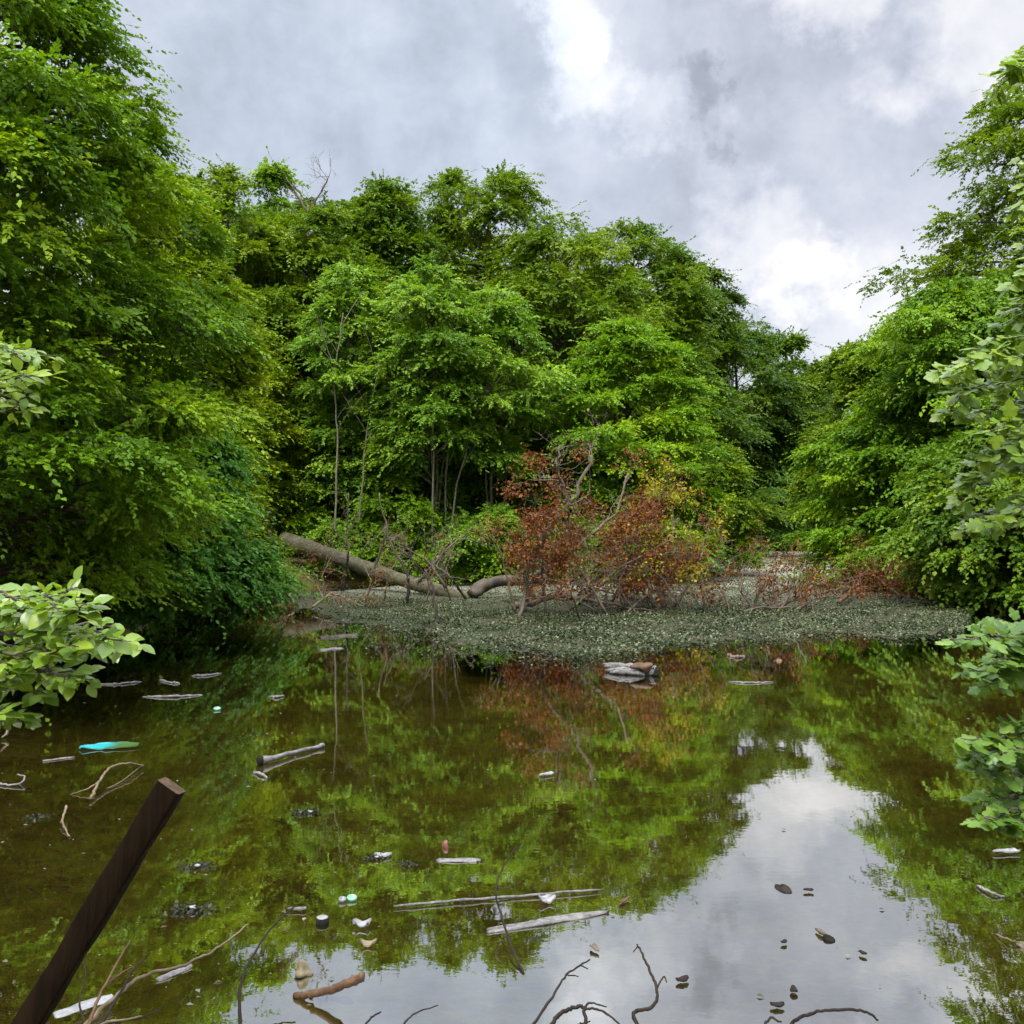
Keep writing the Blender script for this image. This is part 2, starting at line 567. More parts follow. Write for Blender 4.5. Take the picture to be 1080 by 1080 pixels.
def gen_tree(seed, H, R, cb, pads, spp, lps, leaf, pad_r=0.23, flat=0.6, droop=0.12, shape=0.5, low=0.3, peak=0.48, tilt_k=0.16,
             trunk_r=0.22, lean=(0, 0), face=None, stems=1, spray_len=None, yscale=1.0, trunk_top=0.9, gap=0.45, limb=True):
    """Tree at the origin: trunk mesh data and crown leaf arrays. Crown of layered leaf pads on limbs."""
    rng = np.random.default_rng(seed)
    # crown envelope
    ph = rng.uniform(0, 2 * np.pi, 6)
    am = rng.uniform(0.4, 1, 6)

    def env(t, a):
        u = np.where(t < peak, 0.5 * t / peak, 0.5 + 0.5 * (t - peak) / (1 - peak))
        b0 = np.sin(np.pi * np.clip(u * (1 - low) + low * 0.9, 0, 1)) ** shape
        wv = (am[0] * np.sin(2 * a + ph[0]) + am[1] * np.sin(3 * a + ph[1] + 5 * t) + am[2] * np.sin(5 * a + ph[2] - 9 * t)
              + am[3] * np.sin(7 * t + ph[3] + a) + am[4] * np.sin(13 * t + ph[4] + 2 * a))
        return R * b0 * (1 + gap * 0.30 * wv)

    def crv(t):   # trunk axis
        return np.stack([lean[0] * t ** 1.3, lean[1] * t ** 1.3, H * t], -1)

    K = int(pads * 3)
    t = rng.uniform(0, 1, K) ** 0.95
    a = rng.uniform(0, 2 * np.pi, K)
    keep = rng.uniform(0, 1, K) < 0.2 + 0.8 * np.clip(env(t, a) / R, 0, 1)
    if face is not None:      # fewer pads on the side the pond never sees
        d = np.cos(a) * face[0] + np.sin(a) * face[1]
        keep &= rng.uniform(0, 1, K) < np.where(d > -0.35, 1.0, 0.25)
    t, a = t[keep][:pads], a[keep][:pads]
    P = len(t)
    rr = env(t, a) * (1 - 0.55 * rng.uniform(0, 1, P) ** 1.7)
    z = cb + (H - cb) * t
    ctr = np.stack([np.cos(a) * rr, np.sin(a) * rr * yscale, z], -1)
    ax0 = crv(z / H)
    ctr[:, :2] += ax0[:, :2]
    pr = R * pad_r * rng.uniform(0.5, 1.3, P) * (1 - 0.35 * t)
    ptint = np.clip(0.5 + rng.normal(0, 0.22, P), 0.08, 0.95)
    # sprays on every pad's upper dome and rim
    S = P * spp
    pi = np.repeat(np.arange(P), spp)
    A = rng.uniform(0, 2 * np.pi, S)
    E = np.arcsin(rng.uniform(-0.35, 1, S))
    q = rng.uniform(0.45, 1.05, S)
    lead = rng.uniform(0, 1, S) < 0.10
    q = np.where(lead, rng.uniform(1.0, 1.5, S), q)
    loc = np.stack([np.cos(A) * np.cos(E), np.sin(A) * np.cos(E), flat * np.sin(E)], -1)
    outw = np.stack([np.cos(a), np.sin(a) * yscale, 0 * a], -1)[pi]
    # pads tilt down outwards
    tilt = -tilt_k * np.sum(loc * outw, -1)
    loc[:, 2] += tilt
    org = ctr[pi] + loc * (pr[pi] * q)[:, None]
    dirs = loc * np.array([1, 1, 0.5]) * 0.7 + outw * 0.55 + rng.normal(0, 0.35, (S, 3))
    dirs[:, 2] -= droop
    up = np.array([0, 0, 1.0]) + outw * 0.35 + rng.normal(0, 0.28, (S, 3))
    sl = (spray_len or leaf * lps * 0.36) * rng.uniform(0.6, 1.2, S) * np.where(lead, 1.8, 1.0)
    tn = ptint[pi] + rng.normal(0, 0.08, S)
    arr = sprays(rng, org, dirs, up, sl, lps, leaf, tn)
    # trunk and limbs
    mb = MB()
    for sidx in range(stems):
        off = np.zeros(2) if stems == 1 else rng.uniform(-1, 1, 2) * R * 0.35
        tt = np.linspace(0, trunk_top, 9)
        pts = crv(tt)
        pts[:, :2] += off * (0.25 + tt[:, None])
        pts[1:, :2] += np.cumsum(rng.normal(0, 0.012 * H ** 0.8, (8, 2)), 0) * 0.6
        rad = trunk_r * (1 - 0.85 * tt / trunk_top) * (1 if sidx == 0 else rng.uniform(0.5, 0.9))
        rad[0] *= 1.35
        pts[0, 2] -= 0.5
        mb.tube(pts, rad, 8)
    if limb:
        for pdx in range(P):
            c = ctr[pdx]
            ra = np.hypot(c[0] - ax0[pdx, 0], c[1] - ax0[pdx, 1])
            zs = np.clip(c[2] - ra * rng.uniform(0.1, 0.6), 0.06 * H, trunk_top * H)
            s0 = crv(np.array([zs / H]))[0]
            u = np.linspace(0, 1, 6)[:, None]
            mid = (s0 + c) / 2 + np.array([0, 0, ra * 0.12]) + rng.normal(0, 0.06 * ra + 0.01, 3)
            pts = (1 - u) ** 2 * s0 + 2 * u * (1 - u) * mid + u ** 2 * c
            r0 = np.clip(0.016 * ra + 0.012, 0.01, trunk_r * 0.5)
            mb.tube(pts, np.linspace(r0, 0.006, 6), 5, cap=False)
    return mb, arr


def plant_tree(name, label, base, mat, bark, kw, tpl=RHOMB, cat='tree', group=None, part='crown', trunkname='trunk'):
    mb, arr = gen_tree(**kw)
    t = empty(name, base, label, cat, group)
    mb.build(trunkname, M[bark], t)
    leaves(part, *arr, tpl, M[mat], t)
    return t


def px_tree(name, label, px, top, half, D, mat, seed, pads=70, spp=34, lps=10, leaf=0.15, cbpx=600, bark='bark', cat='tree', group=None,
            tpl=RHOMB, **kw):
    """tree at distance D whose crown spans px +- half and reaches up to photo row top"""
    tp = at(px, top, D)
    x, y = tp[0], D
    gz = float(ground_z(np.array([x]), np.array([y]))[0])
    H = tp[2] - gz
    R = half * D / 1000 * (1.12 if D > 30 else 1.0)
    cb = max(0.05, at(px, cbpx, D)[2] - gz)
    part = kw.pop('part', 'crown')
    pads, spp, leaf = int(pads * 1.25), int(spp * 2.0), leaf * 0.98
    f = np.array([-x, -y]) / np.hypot(x, y)
    args = dict(seed=seed, H=H, R=R, cb=cb, pads=pads, spp=spp, lps=lps, leaf=leaf, face=f, trunk_r=0.02 * H + 0.03)
    args.update(kw)
    return plant_tree(name, label, (x, y, gz), mat, bark, args, tpl, cat, group, part)


W = 'trees round the pond'
# left bank
px_tree('beech_tree', 'tall dark beech filling the left edge, drooping to the water and cut off above', -135, -190, 322, 12.5, 'beech', 11,
        pads=350, spp=48, lps=11, leaf=0.08, cbpx=640, pad_r=0.155, flat=0.5, droop=0.2, shape=0.6, low=0.25, peak=0.5, trunk_r=0.3, group=W, gap=0.35, tpl=RHOMB)
px_tree('beech_tree', 'low beech with bluish drooping leaves over the dark water on the left bank', 110, 420, 135, 17.5, 'beech_low', 12,
        pads=150, spp=40, lps=11, leaf=0.095, cbpx=640, pad_r=0.2, droop=0.45, shape=0.5, low=0.3, group=W)
px_tree('beech_tree', 'bright yellow-green tree right behind the dark beech, sloping down to the fallen trunk', 168, 190, 100, 23, 'yellowgreen', 13,
        pads=190, spp=38, lps=10, leaf=0.11, cbpx=630, pad_r=0.17, shape=0.55, low=0.3, peak=0.4, group=W)
px_tree('hazel_shrub', 'rounded pale green shrub dipping into the water left of the fallen trunk', 222, 560, 38, 20.5, 'teal', 14,
        pads=34, spp=30, lps=9, leaf=0.09, cbpx=640, pad_r=0.3, droop=0.4, low=0.3, trunk_r=0.04, cat='shrub')
# the back wall of trees, left to right
px_tree('ash_tree', 'feathery yellow-green tree showing over the shoulder of the left beech', 240, 185, 75, 36, 'olive', 21, pads=75, leaf=0.15, cbpx=450, group=W)
px_tree('ash_tree', 'slender pale ash with a nodding tip beside the bare dead twigs on the skyline', 285, 178, 50, 40, 'ash', 22, pads=55, spp=30, leaf=0.16, cbpx=450, group=W, shape=1.0, peak=0.35)
px_tree('ash_tree', 'olive feathery tree in front of the bare skyline twigs', 330, 225, 70, 37, 'olive', 23, pads=80, leaf=0.15, cbpx=480, group=W)
px_tree('oak_tree', 'dark green spiky topped tree left of the tallest crown', 398, 190, 72, 41, 'oak', 24, pads=95, leaf=0.16, cbpx=470, group=W, shape=0.9, peak=0.35)
px_tree('oak_tree', 'tallest crown in the middle of the skyline with sky showing through its domed top', 515, 178, 92, 45, 'olive', 25, pads=130, spp=36, leaf=0.16, cbpx=480, group=W, peak=0.55, pad_r=0.2, shape=0.6, trunk_r=0.3)
px_tree('oak_tree', 'dense green tree filling in under the tallest crown', 590, 255, 95, 41, 'olive', 26, pads=120, leaf=0.155, cbpx=520, group=W, peak=0.5)
px_tree('oak_tree', 'broad dark tree on the skyline right of the tallest crown', 668, 250, 82, 48, 'oak', 27, pads=110, leaf=0.17, cbpx=500, group=W, peak=0.55, shape=0.55)
px_tree('lime_tree', 'bright lime-green layered tree above the rusty dead branches', 665, 345, 72, 34, 'lime', 28, pads=110, spp=34, leaf=0.12, cbpx=570, group=W, pad_r=0.24, flat=0.3, peak=0.5)
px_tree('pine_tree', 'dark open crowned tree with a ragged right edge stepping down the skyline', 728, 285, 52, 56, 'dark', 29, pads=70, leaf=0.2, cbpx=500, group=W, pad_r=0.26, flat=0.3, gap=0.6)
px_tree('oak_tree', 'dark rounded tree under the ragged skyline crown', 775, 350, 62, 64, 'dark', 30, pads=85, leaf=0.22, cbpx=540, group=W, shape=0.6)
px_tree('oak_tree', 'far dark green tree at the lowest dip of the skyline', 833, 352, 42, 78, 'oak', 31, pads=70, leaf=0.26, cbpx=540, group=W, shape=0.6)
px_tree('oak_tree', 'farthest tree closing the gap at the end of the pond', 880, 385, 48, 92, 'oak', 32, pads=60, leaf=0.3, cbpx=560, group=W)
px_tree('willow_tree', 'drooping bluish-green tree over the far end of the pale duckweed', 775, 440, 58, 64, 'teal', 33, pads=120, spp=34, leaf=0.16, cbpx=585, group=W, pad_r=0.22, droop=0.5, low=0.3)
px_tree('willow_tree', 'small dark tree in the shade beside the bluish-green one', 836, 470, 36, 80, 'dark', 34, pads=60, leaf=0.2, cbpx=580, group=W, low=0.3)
# young pale stand in the middle
for args in [('young_ash', 'young pale ash with a pointed top left of the thin bare stems', 372, 280, 50, 33, 'ash', 41, 70),
             ('young_ash', 'young pale ash on thin pale stems in the centre of the bank', 455, 275, 58, 32, 'ash', 42, 80),
             ('young_ash', 'young pale ash leaning right over the bank by the rusty branches', 520, 300, 55, 33, 'ash', 43, 80)]:
    nm, lb, px, top, half, D, mt, sd_, pd = args
    px_tree(nm, lb, px, top, half, D, mt, sd_, pads=pd, spp=26, lps=11, leaf=0.12, cbpx=500, group='young ash trees', bark='palebark', trunk_r=0.07, stems=3,
            pad_r=0.26, flat=0.35, shape=0.8, low=0.15, trunk_top=0.8)
px_tree('bank_shrub', 'leafy green shrub at the foot of the pale stems, behind the fallen trunk', 345, 440, 66, 34.5, 'ash', 51, pads=80, spp=30, leaf=0.12, cbpx=600, cat='shrub', low=0.3, shape=0.5, trunk_r=0.06, group='shrubs on the bank')
px_tree('bank_shrub', 'green shrub with layered sprays behind the middle of the fallen trunk', 430, 475, 58, 33.5, 'sycamore', 52, pads=70, spp=30, leaf=0.12, cbpx=600, cat='shrub', low=0.3, shape=0.5, trunk_r=0.06, group='shrubs on the bank')
px_tree('bank_shrub', 'pale green shrub behind the end of the fallen trunk', 515, 540, 45, 31.5, 'ash', 53, pads=50, spp=28, leaf=0.11, cbpx=605, cat='shrub', low=0.3, shape=0.5, trunk_r=0.05, group='shrubs on the bank')
px_tree('bank_shrub', 'dark leafy shrub in the shade between the pale stems and the rusty branches', 560, 430, 55, 35, 'oak', 54, pads=70, spp=30, leaf=0.13, cbpx=600, cat='shrub', low=0.3, shape=0.5, trunk_r=0.06, group='shrubs on the bank')
px_tree('bank_shrub', 'green shrub below the lime-green tree', 690, 470, 60, 33, 'sycamore', 55, pads=70, spp=30, leaf=0.12, cbpx=590, cat='shrub', low=0.3, shape=0.5, trunk_r=0.06, group='shrubs on the bank')
px_tree('bank_shrub', 'yellowish shrub climbing between the left beech and the fallen trunk', 262, 350, 46, 32, 'yellowgreen', 56, pads=80, spp=30, leaf=0.11, cbpx=610, cat='shrub', low=0.3, shape=0.6, trunk_r=0.06, group='shrubs on the bank')
for ix, (lb, px, top, half, DD, mt) in enumerate([
        ('pale green understorey shrub left of the pale stems, below the pointed young ash', 385, 400, 60, 34, 'ash'),
        ('dark understorey shrub between the pale stems', 450, 440, 60, 36, 'oak'),
        ('mid-green understorey shrub right of the pale curving trunk', 500, 420, 60, 36, 'sycamore'),
        ('dark understorey shrub left of the lime-green tree', 610, 430, 60, 37, 'oak'),
        ('small bright shrub at the water line behind the broken log', 545, 560, 45, 32, 'lime'),
        ('olive understorey shrub behind the yellow leaved dead sapling', 740, 470, 50, 38, 'olive'),
        ('yellowish low shrub above the reddish twig heap', 262, 470, 34, 32, 'yellowgreen'),
        ('low dark shrub above the upper end of the fallen trunk', 345, 520, 46, 35, 'sycamore')]):
    px_tree('bank_shrub', lb, px, top, half, DD, mt, 90 + ix, pads=60, spp=30, leaf=0.12, cbpx=605, cat='shrub', trunk_r=0.05, group='shrubs on the bank')
for ix, (lb, px, top, half, DD, mt) in enumerate([
        ('low green undergrowth bush at the root end of the fallen trunk', 318, 530, 30, 33, 'lime'),
        ('low pale undergrowth bush behind the upper half of the fallen trunk', 372, 548, 34, 31.5, 'ash'),
        ('low bright undergrowth bush behind the lower half of the fallen trunk', 432, 560, 34, 31.5, 'sycamore'),
        ('low undergrowth bush behind the gap between trunk and broken log', 485, 565, 32, 32, 'lime')]):
    px_tree('bank_shrub', lb, px, top, half, DD, mt, 190 + ix, pads=30, spp=26, leaf=0.11, cbpx=612, cat='shrub', trunk_r=0.04, group='shrubs on the bank')
# right bank
px_tree('sycamore_tree', 'big bright sycamore on the right bank with layered boughs down to the dark water', 1045, 300, 145, 28, 'sycamore', 61, pads=260, spp=40, lps=10, leaf=0.13, cbpx=630, group=W, pad_r=0.19, flat=0.3, droop=0.4, shape=0.5, low=0.3, peak=0.45, trunk_r=0.3)
px_tree('sycamore_tree', 'olive tree with thin see-through top branches on the right skyline', 1140, 45, 150, 30, 'olive', 62, pads=150, spp=32, leaf=0.13, cbpx=480, group=W, pad_r=0.2, gap=0.6, peak=0.4)
px_tree('sycamore_tree', 'paler tree at the left end of the right bank beside the far gap', 915, 365, 55, 50, 'olive', 63, pads=110, leaf=0.16, cbpx=580, group=W, shape=0.55, low=0.3)
px_tree('sycamore_tree', 'dark low tree hanging over black water at the right edge', 1110, 430, 130, 22, 'oak', 64, pads=140, spp=36, leaf=0.13, cbpx=625, group=W, droop=0.4, low=0.3, shape=0.5)
# trees further back, seen only through gaps
for ix, (px, top, D, half) in enumerate([(770, 345, 84, 60), (800, 375, 96, 70), (265, 215, 46, 70), (345, 215, 50, 70), (440, 215, 52, 70), (720, 310, 70, 50), (60, 200, 34, 130), (160, 240, 48, 100), (450, 260, 58, 90), (560, 290, 60, 90), (640, 330, 64, 80), (960, 330, 60, 80),
                                         (1060, 280, 48, 110), (330, 300, 52, 90), (720, 380, 75, 70), (1180, 250, 40, 140), (-160, 100, 30, 150)]):
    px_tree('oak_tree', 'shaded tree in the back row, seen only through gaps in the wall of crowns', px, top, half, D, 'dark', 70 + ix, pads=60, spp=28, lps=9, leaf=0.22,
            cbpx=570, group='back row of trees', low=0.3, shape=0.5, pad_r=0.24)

# ------------------------------------------------------------------ dead wood helpers


def grow(rng, mb, tips, p, d, L, r, depth, kink=0.25, up=0.05, kids=(2, 4), ratio=0.62):
    n = 6
    pts = [np.array(p, float)]
    d = d / np.linalg.norm(d)
    for s in range(n):
        d = d + rng.normal(0, kink, 3) * 0.6
        d[2] += up
        d /= np.linalg.norm(d)
        pts.append(pts[-1] + d * L / n)
    rad = np.linspace(r, max(r * 0.35, 0.003), n + 1)
    mb.tube(pts, rad, 6 if r > 0.02 else 4, cap=False)
    if depth == 0:
        for q in (3, 4, 5, 6):
            tips.append((pts[q], d.copy()))
        return
    for c in range(rng.integers(*kids) + 1):
        q = rng.integers(2, n + 1)
        nd = d * 0.6 + rng.normal(0, 0.6, 3)
        nd[2] += up * 2
        grow(rng, mb, tips, pts[q], nd, L * ratio * rng.uniform(0.7, 1.2), rad[q] * 0.7, depth - 1, kink, up, kids, ratio)


def limbline(mb, rng, tips, pts, r0, r1, n_side, L, depth, **kw):
    pts = np.array(pts, float)
    s = np.linspace(0, len(pts) - 1, len(pts) * 4)
    q = np.stack([np.interp(s, np.arange(len(pts)), pts[:, c]) for c in range(3)], -1)
    q[1:-1] += rng.normal(0, r0 * 0.35, q[1:-1].shape)
    rad = np.linspace(r0, r1, len(q))
    mb.tube(q, rad, 8, rough=0.1, rng=rng)
    for c in range(n_side):
        ii = rng.integers(len(q) // 4, len(q))
        d = (q[min(ii + 1, len(q) - 1)] - q[max(ii - 1, 0)])
        d = d / (np.linalg.norm(d) + 1e-9) * 0.5 + rng.normal(0, 0.6, 3)
        grow(rng, mb, tips, q[ii], d, L * rng.uniform(0.6, 1.2), rad[ii] * 0.55, depth, **kw)


def tip_leaves(rng, tips, per, size, name, mat, parent, sel=None, spread=0.12, hang=0.4):
    T = [t for t in tips if sel is None or sel(t[0])]
    P = np.array([t[0] for t in T])
    Dn = np.array([t[1] for t in T])
    P, Dn = np.repeat(P, per, 0), np.repeat(Dn, per, 0)
    n = len(P)
    P = P + rng.normal(0, spread, (n, 3)) * np.array([1, 1, 0.7])
    axx = Dn * 0.5 + rng.normal(0, 0.6, (n, 3))
    axx[:, 2] -= hang
    return leaves(name, P, axx, rng.normal(0, 0.7, (n, 3)) + np.array([0, 0, 0.8]), size * rng.uniform(0.6, 1.3, n),
                  0.5 + rng.normal(0, 0.25, n), RHOMB, M[mat], parent)


rng = np.random.default_rng(5)
# fallen trunk on the left of the weed
lg = empty('fallen_trunk', over(480, 630), 'long grey-brown fallen trunk sloping from the left bank into the weed', 'fallen tree')
mb = MB()
a0, a1, a2, a3 = at(300, 570, 31), at(400, 603, 27.5), at(475, 627, 25.3), at(500, 634, 24.8)
u = np.linspace(0, 1, 22)
line = np.stack([np.interp(u, [0, 0.45, 0.75, 1], [a0[c], a1[c], a2[c], a3[c]]) for c in range(3)], -1)
line[:, 2] += 0.025 * np.sin(u * 9)
mb.tube(line - np.array(lg.location), np.linspace(0.27, 0.13, 22) * rng.uniform(0.93, 1.07, 22), 14, rough=0.07, rng=rng)
mb.build('trunk', M['log'], lg)
for pxs in [((395, 600, 27.4), (408, 560, 27), (400, 520, 26.8)), ((470, 620, 25.2), (450, 590, 25), (420, 575, 24.6)), ((440, 615, 26), (470, 580, 25.6), (500, 555, 25.4))]:
    mb, tips = MB(), []
    limbline(mb, rng, tips, [at(*q) - np.array(lg.location) for q in pxs], 0.045, 0.015, 5, 0.9, 1)
    mb.build('branch', M['deadwood'], lg)
# broken dark log right of it
lg2 = MB()
pp = [at(498, 628, 24.6), at(508, 618, 24.8), at(530, 612, 25), at(556, 612, 25.2), at(580, 603, 25.3)]
s = np.linspace(0, 4, 18)
q = np.stack([np.interp(s, np.arange(5), np.array(pp)[:, c]) for c in range(3)], -1)
lg2.tube(q, np.linspace(0.17, 0.11, 18) * rng.uniform(0.85, 1.12, 18), 12, rough=0.14, rng=rng)
tag(lg2.build('broken_log', M['bark'], origin=pp[0]), 'short dark broken log arching between the fallen trunk and the rusty branches', 'log')


def dead_tree(name, label, base, mains, seed, n_side, L, depth, leafspec, cat='dead tree', wood='deadwood', group=None, **kw):
    rg = np.random.default_rng(seed)
    t = empty(name, base, label, cat, group)
    o_ = np.array(t.location)
    mb, tips = MB(), []
    for (pts, r0, r1) in mains:
        limbline(mb, rg, tips, [np.array(pt) - o_ for pt in pts], r0, r1, n_side, L, depth, **kw)
    mb.build('branches', M[wood], t)
    for (part, mt, per, size, sel, spread) in leafspec:
        f = None if sel is None else (lambda v, s_=sel: s_(v + o_))
        if any(f is None or f(t_[0]) for t_ in tips):
            tip_leaves(rg, tips, per, size, part, mt, t, f, spread)
    return t


def PN(v):
    return 0.8 * math.sin(2.1 * v[0] + 1.0) + math.sin(4.9 * v[2] + 2.7 * v[1]) + 0.9 * math.sin(6.3 * v[0] - 4.1 * v[2])


D = 20.5
rgm = np.random.default_rng(8)
mains = [
    ([at(552, 650, D), at(556, 606, D), at(578, 558, D - .6), at(605, 527, D - .6), at(624, 480, D - .4)], 0.085, 0.03),
    ([at(601, 530, D - .6), at(588, 500, D - .6), at(590, 470, D - .5)], 0.05, 0.015),
    ([at(560, 610, D), at(600, 585, D + .6), at(650, 540, D + 1), at(662, 500, D + 1.2)], 0.06, 0.018),
    ([at(545, 648, D - .4), at(535, 610, D - .4), at(525, 575, D - .5)], 0.03, 0.01),
    ([at(540, 640, D), at(590, 628, D + .3), at(640, 636, D), at(690, 645, D - .2)], 0.07, 0.02),
    ([at(580, 628, D + .3), at(620, 600, D + .5), at(660, 575, D + .5)], 0.045, 0.012),
]
for q in range(20):      # low tangle of boughs reaching out of the weed in every direction
    x0 = rgm.uniform(560, 720)
    y0 = rgm.uniform(632, 654)
    Dq = 1.8 * 1000 / (y0 - 558) + rgm.uniform(-.3, .3)
    x1 = x0 + rgm.normal(0, 45)
    y1 = rgm.uniform(525, 615)
    mains.append(([at(x0, y0, Dq), at(x0 * .5 + x1 * .5 + rgm.normal(0, 12), y0 * .4 + y1 * .6, Dq + rgm.normal(0, .5)), at(x1, y1, Dq + rgm.normal(0, .8))], rgm.uniform(.02, .035), .006))
dead_tree('dead_tree', 'fallen dead tree crown lying in the weed with bare grey limbs and rusty red leaves', over(565, 648), mains,
          101, 6, 0.75, 2, [('leaves', 'rust', 5, 0.075, lambda v: 0.3 < v[2] < 3.6 and PN(v) > 0.35, 0.12), ('green_leaves', 'olive', 1, 0.07, lambda v: v[2] > 0.6 and PN(v) < -0.9, 0.12)], kids=(2, 4), kink=0.4)
dead_tree('dead_sapling', 'dead branching sapling with yellow and rust leaves right of the rusty crown', over(700, 632), [
    ([at(699, 640, D + .5), at(695, 611, D + .5), at(704, 578, D + .8), at(716, 546, D + 1)], 0.06, 0.02),
    ([at(690, 640, D), at(680, 600, D + .2), at(690, 550, D + .4), at(700, 515, D + .6)], 0.045, 0.012),
    ([at(710, 640, D), at(735, 600, D + .2), at(748, 555, D + .4)], 0.04, 0.012),
    ([at(660, 648, D - .5), at(690, 620, D), at(730, 625, D)], 0.03, 0.008),
    ([at(720, 645, D - .3), at(700, 610, D), at(670, 590, D)], 0.03, 0.008),
    ([at(740, 642, D - .2), at(725, 615, D), at(735, 585, D)], 0.025, 0.008),
], 102, 7, 0.75, 2, [('yellow_leaves', 'yellow', 3, 0.08, lambda v: v[2] > 0.7 and PN(v) > 0.6, 0.12), ('rust_leaves', 'rust', 2, 0.075, lambda v: v[2] > 0.2 and PN(v) < 0.1, 0.12)], kids=(2, 4), kink=0.4)
dead_tree('dead_bush', 'low dead bush of dark red twigs in the weed before the pale duckweed', over(800, 648), [
    ([at(790, 650, D), at(800, 625, D), at(812, 600, D + .3)], 0.04, 0.01),
    ([at(795, 648, D), at(835, 632, D + .3), at(870, 612, D + 1)], 0.06, 0.02),
    ([at(770, 648, D), at(762, 620, D), at(770, 590, D + .2)], 0.03, 0.008),
    ([at(820, 648, D), at(840, 615, D), at(850, 590, D + .3)], 0.03, 0.008),
    ([at(745, 645, D), at(740, 615, D), at(752, 590, D)], 0.03, 0.008),
    ([at(800, 650, D), at(780, 622, D), at(785, 596, D + .2)], 0.03, 0.008),
    ([at(760, 652, D - .4), at(800, 640, D), at(850, 640, D)], 0.035, 0.01),
    ([at(830, 650, D - .2), at(860, 630, D), at(900, 628, D + .5)], 0.03, 0.008),
], 103, 7, 0.6, 2, [('leaves', 'rust', 2, 0.065, lambda v: v[2] > 0.25 and PN(v) > -0.2, 0.08)], cat='dead bush', wood='deadwood', kids=(2, 3))
dead_tree('twig_heap', 'heap of brown dead twigs under the right sycamore at the edge of the weed', over(915, 628), [
    ([over(870, 618, .1), at(900, 610, 26), at(945, 600, 26)], 0.05, 0.015),
    ([over(885, 635, .1), at(910, 612, 25.5), at(940, 618, 25.5)], 0.05, 0.015),
    ([over(950, 630, .1), at(920, 605, 26.5), at(880, 600, 26.5)], 0.05, 0.015),
    ([over(860, 628, .1), at(890, 618, 24.5), at(930, 624, 24.5)], 0.04, 0.012),
], 104, 8, 0.8, 2, [('leaves', 'rust', 2, 0.06, None, 0.1)], cat='dead branches', wood='brownwood', kids=(2, 4), up=-0.03)
dead_tree('twig_heap', 'reddish heap of dead twigs at the foot of the left bank shrub', over(300, 632), [
    ([over(285, 636, .1), at(300, 610, 24.5), at(320, 598, 24.5)], 0.03, 0.01),
    ([over(310, 636, .1), at(300, 615, 24), at(280, 600, 24)], 0.03, 0.01),
    ([over(330, 640, .1), at(350, 625, 22), at(385, 640, 21.5)], 0.03, 0.01),
], 105, 7, 0.7, 2, [('leaves', 'rust', 2, 0.05, None, 0.08)], cat='dead branches', wood='tanwood', kids=(2, 3), up=-0.02)
dead_tree('dead_bush', 'thin brown dead brush in front of the fallen trunk, with a few rust leaves', over(400, 634), [
    ([over(385, 636), at(392, 612, 23), at(380, 590, 23.2)], 0.022, 0.006),
    ([over(405, 634), at(410, 606, 23.5), at(425, 580, 23.8)], 0.022, 0.006),
    ([over(345, 634), at(340, 606, 23.5), at(352, 582, 23.8)], 0.022, 0.006),
    ([over(450, 636), at(455, 610, 23), at(470, 575, 23.4)], 0.022, 0.006),
    ([over(475, 634), at(468, 606, 23.5), at(485, 560, 24)], 0.022, 0.006),
], 106, 6, 0.55, 2, [('leaves', 'rust', 1, 0.06, lambda v: v[2] > 0.3 and PN(v) > 0.3, 0.08)], cat='dead bush', wood='tanwood', kids=(2, 3))
for ix, (lb, pts, r) in enumerate([
        ('dark dead stem leaning left over the upper end of the fallen trunk', [over(307, 618), at(293, 580, 24), at(275, 545, 24), at(262, 520, 24)], 0.045),
        ('upright dark dead stem crossing the middle of the fallen trunk', [over(360, 622), at(368, 590, 24), at(366, 560, 24), at(368, 520, 24)], 0.05),
        ('dark forked dead stem in the weed at the end of the fallen trunk', [over(431, 637), at(430, 605, 22.5), at(415, 580, 22.5), at(405, 555, 22.5)], 0.045),
        ('thin dead stem standing in the weed nearest to the open water', [over(462, 658), at(460, 640, 18), at(455, 615, 18), at(448, 600, 18)], 0.03),
        ('forked dead stem leaning right beside the broken log', [over(492, 632), at(478, 612, 23), at(462, 598, 23), at(450, 590, 23)], 0.035),
        ('thin dark dead stem left of the rusty crown', [over(548, 655), at(555, 625, 19.2), at(552, 595, 19.2), at(556, 560, 19.4)], 0.04)]):
    dead_tree('bare_snag', lb, pts[0], [(pts, r, 0.012)], 120 + ix, 7, 0.6, 1, [], cat='dead stem', wood='bark', group='dead stems in the weed', kids=(2, 4))
for ix, (lb, px, py) in enumerate([('bare dead branching top sticking out of the skyline left of the spiky tree', 325, 200)]):
    dead_tree('dead_treetop', lb, at(px, 330, 39), [([at(px, 330, 39), at(px - 2, 260, 39), at(px, 215, 39)], 0.12, 0.05), ([at(px, 225, 39), at(px + 15, 200, 39), at(px + 22, 186, 39)], 0.05, 0.02),
                                                  ([at(px, 225, 39), at(px - 12, 205, 39), at(px - 22, 190, 39)], 0.05, 0.02)], 140, 5, 0.9, 2, [], wood='deadwood')
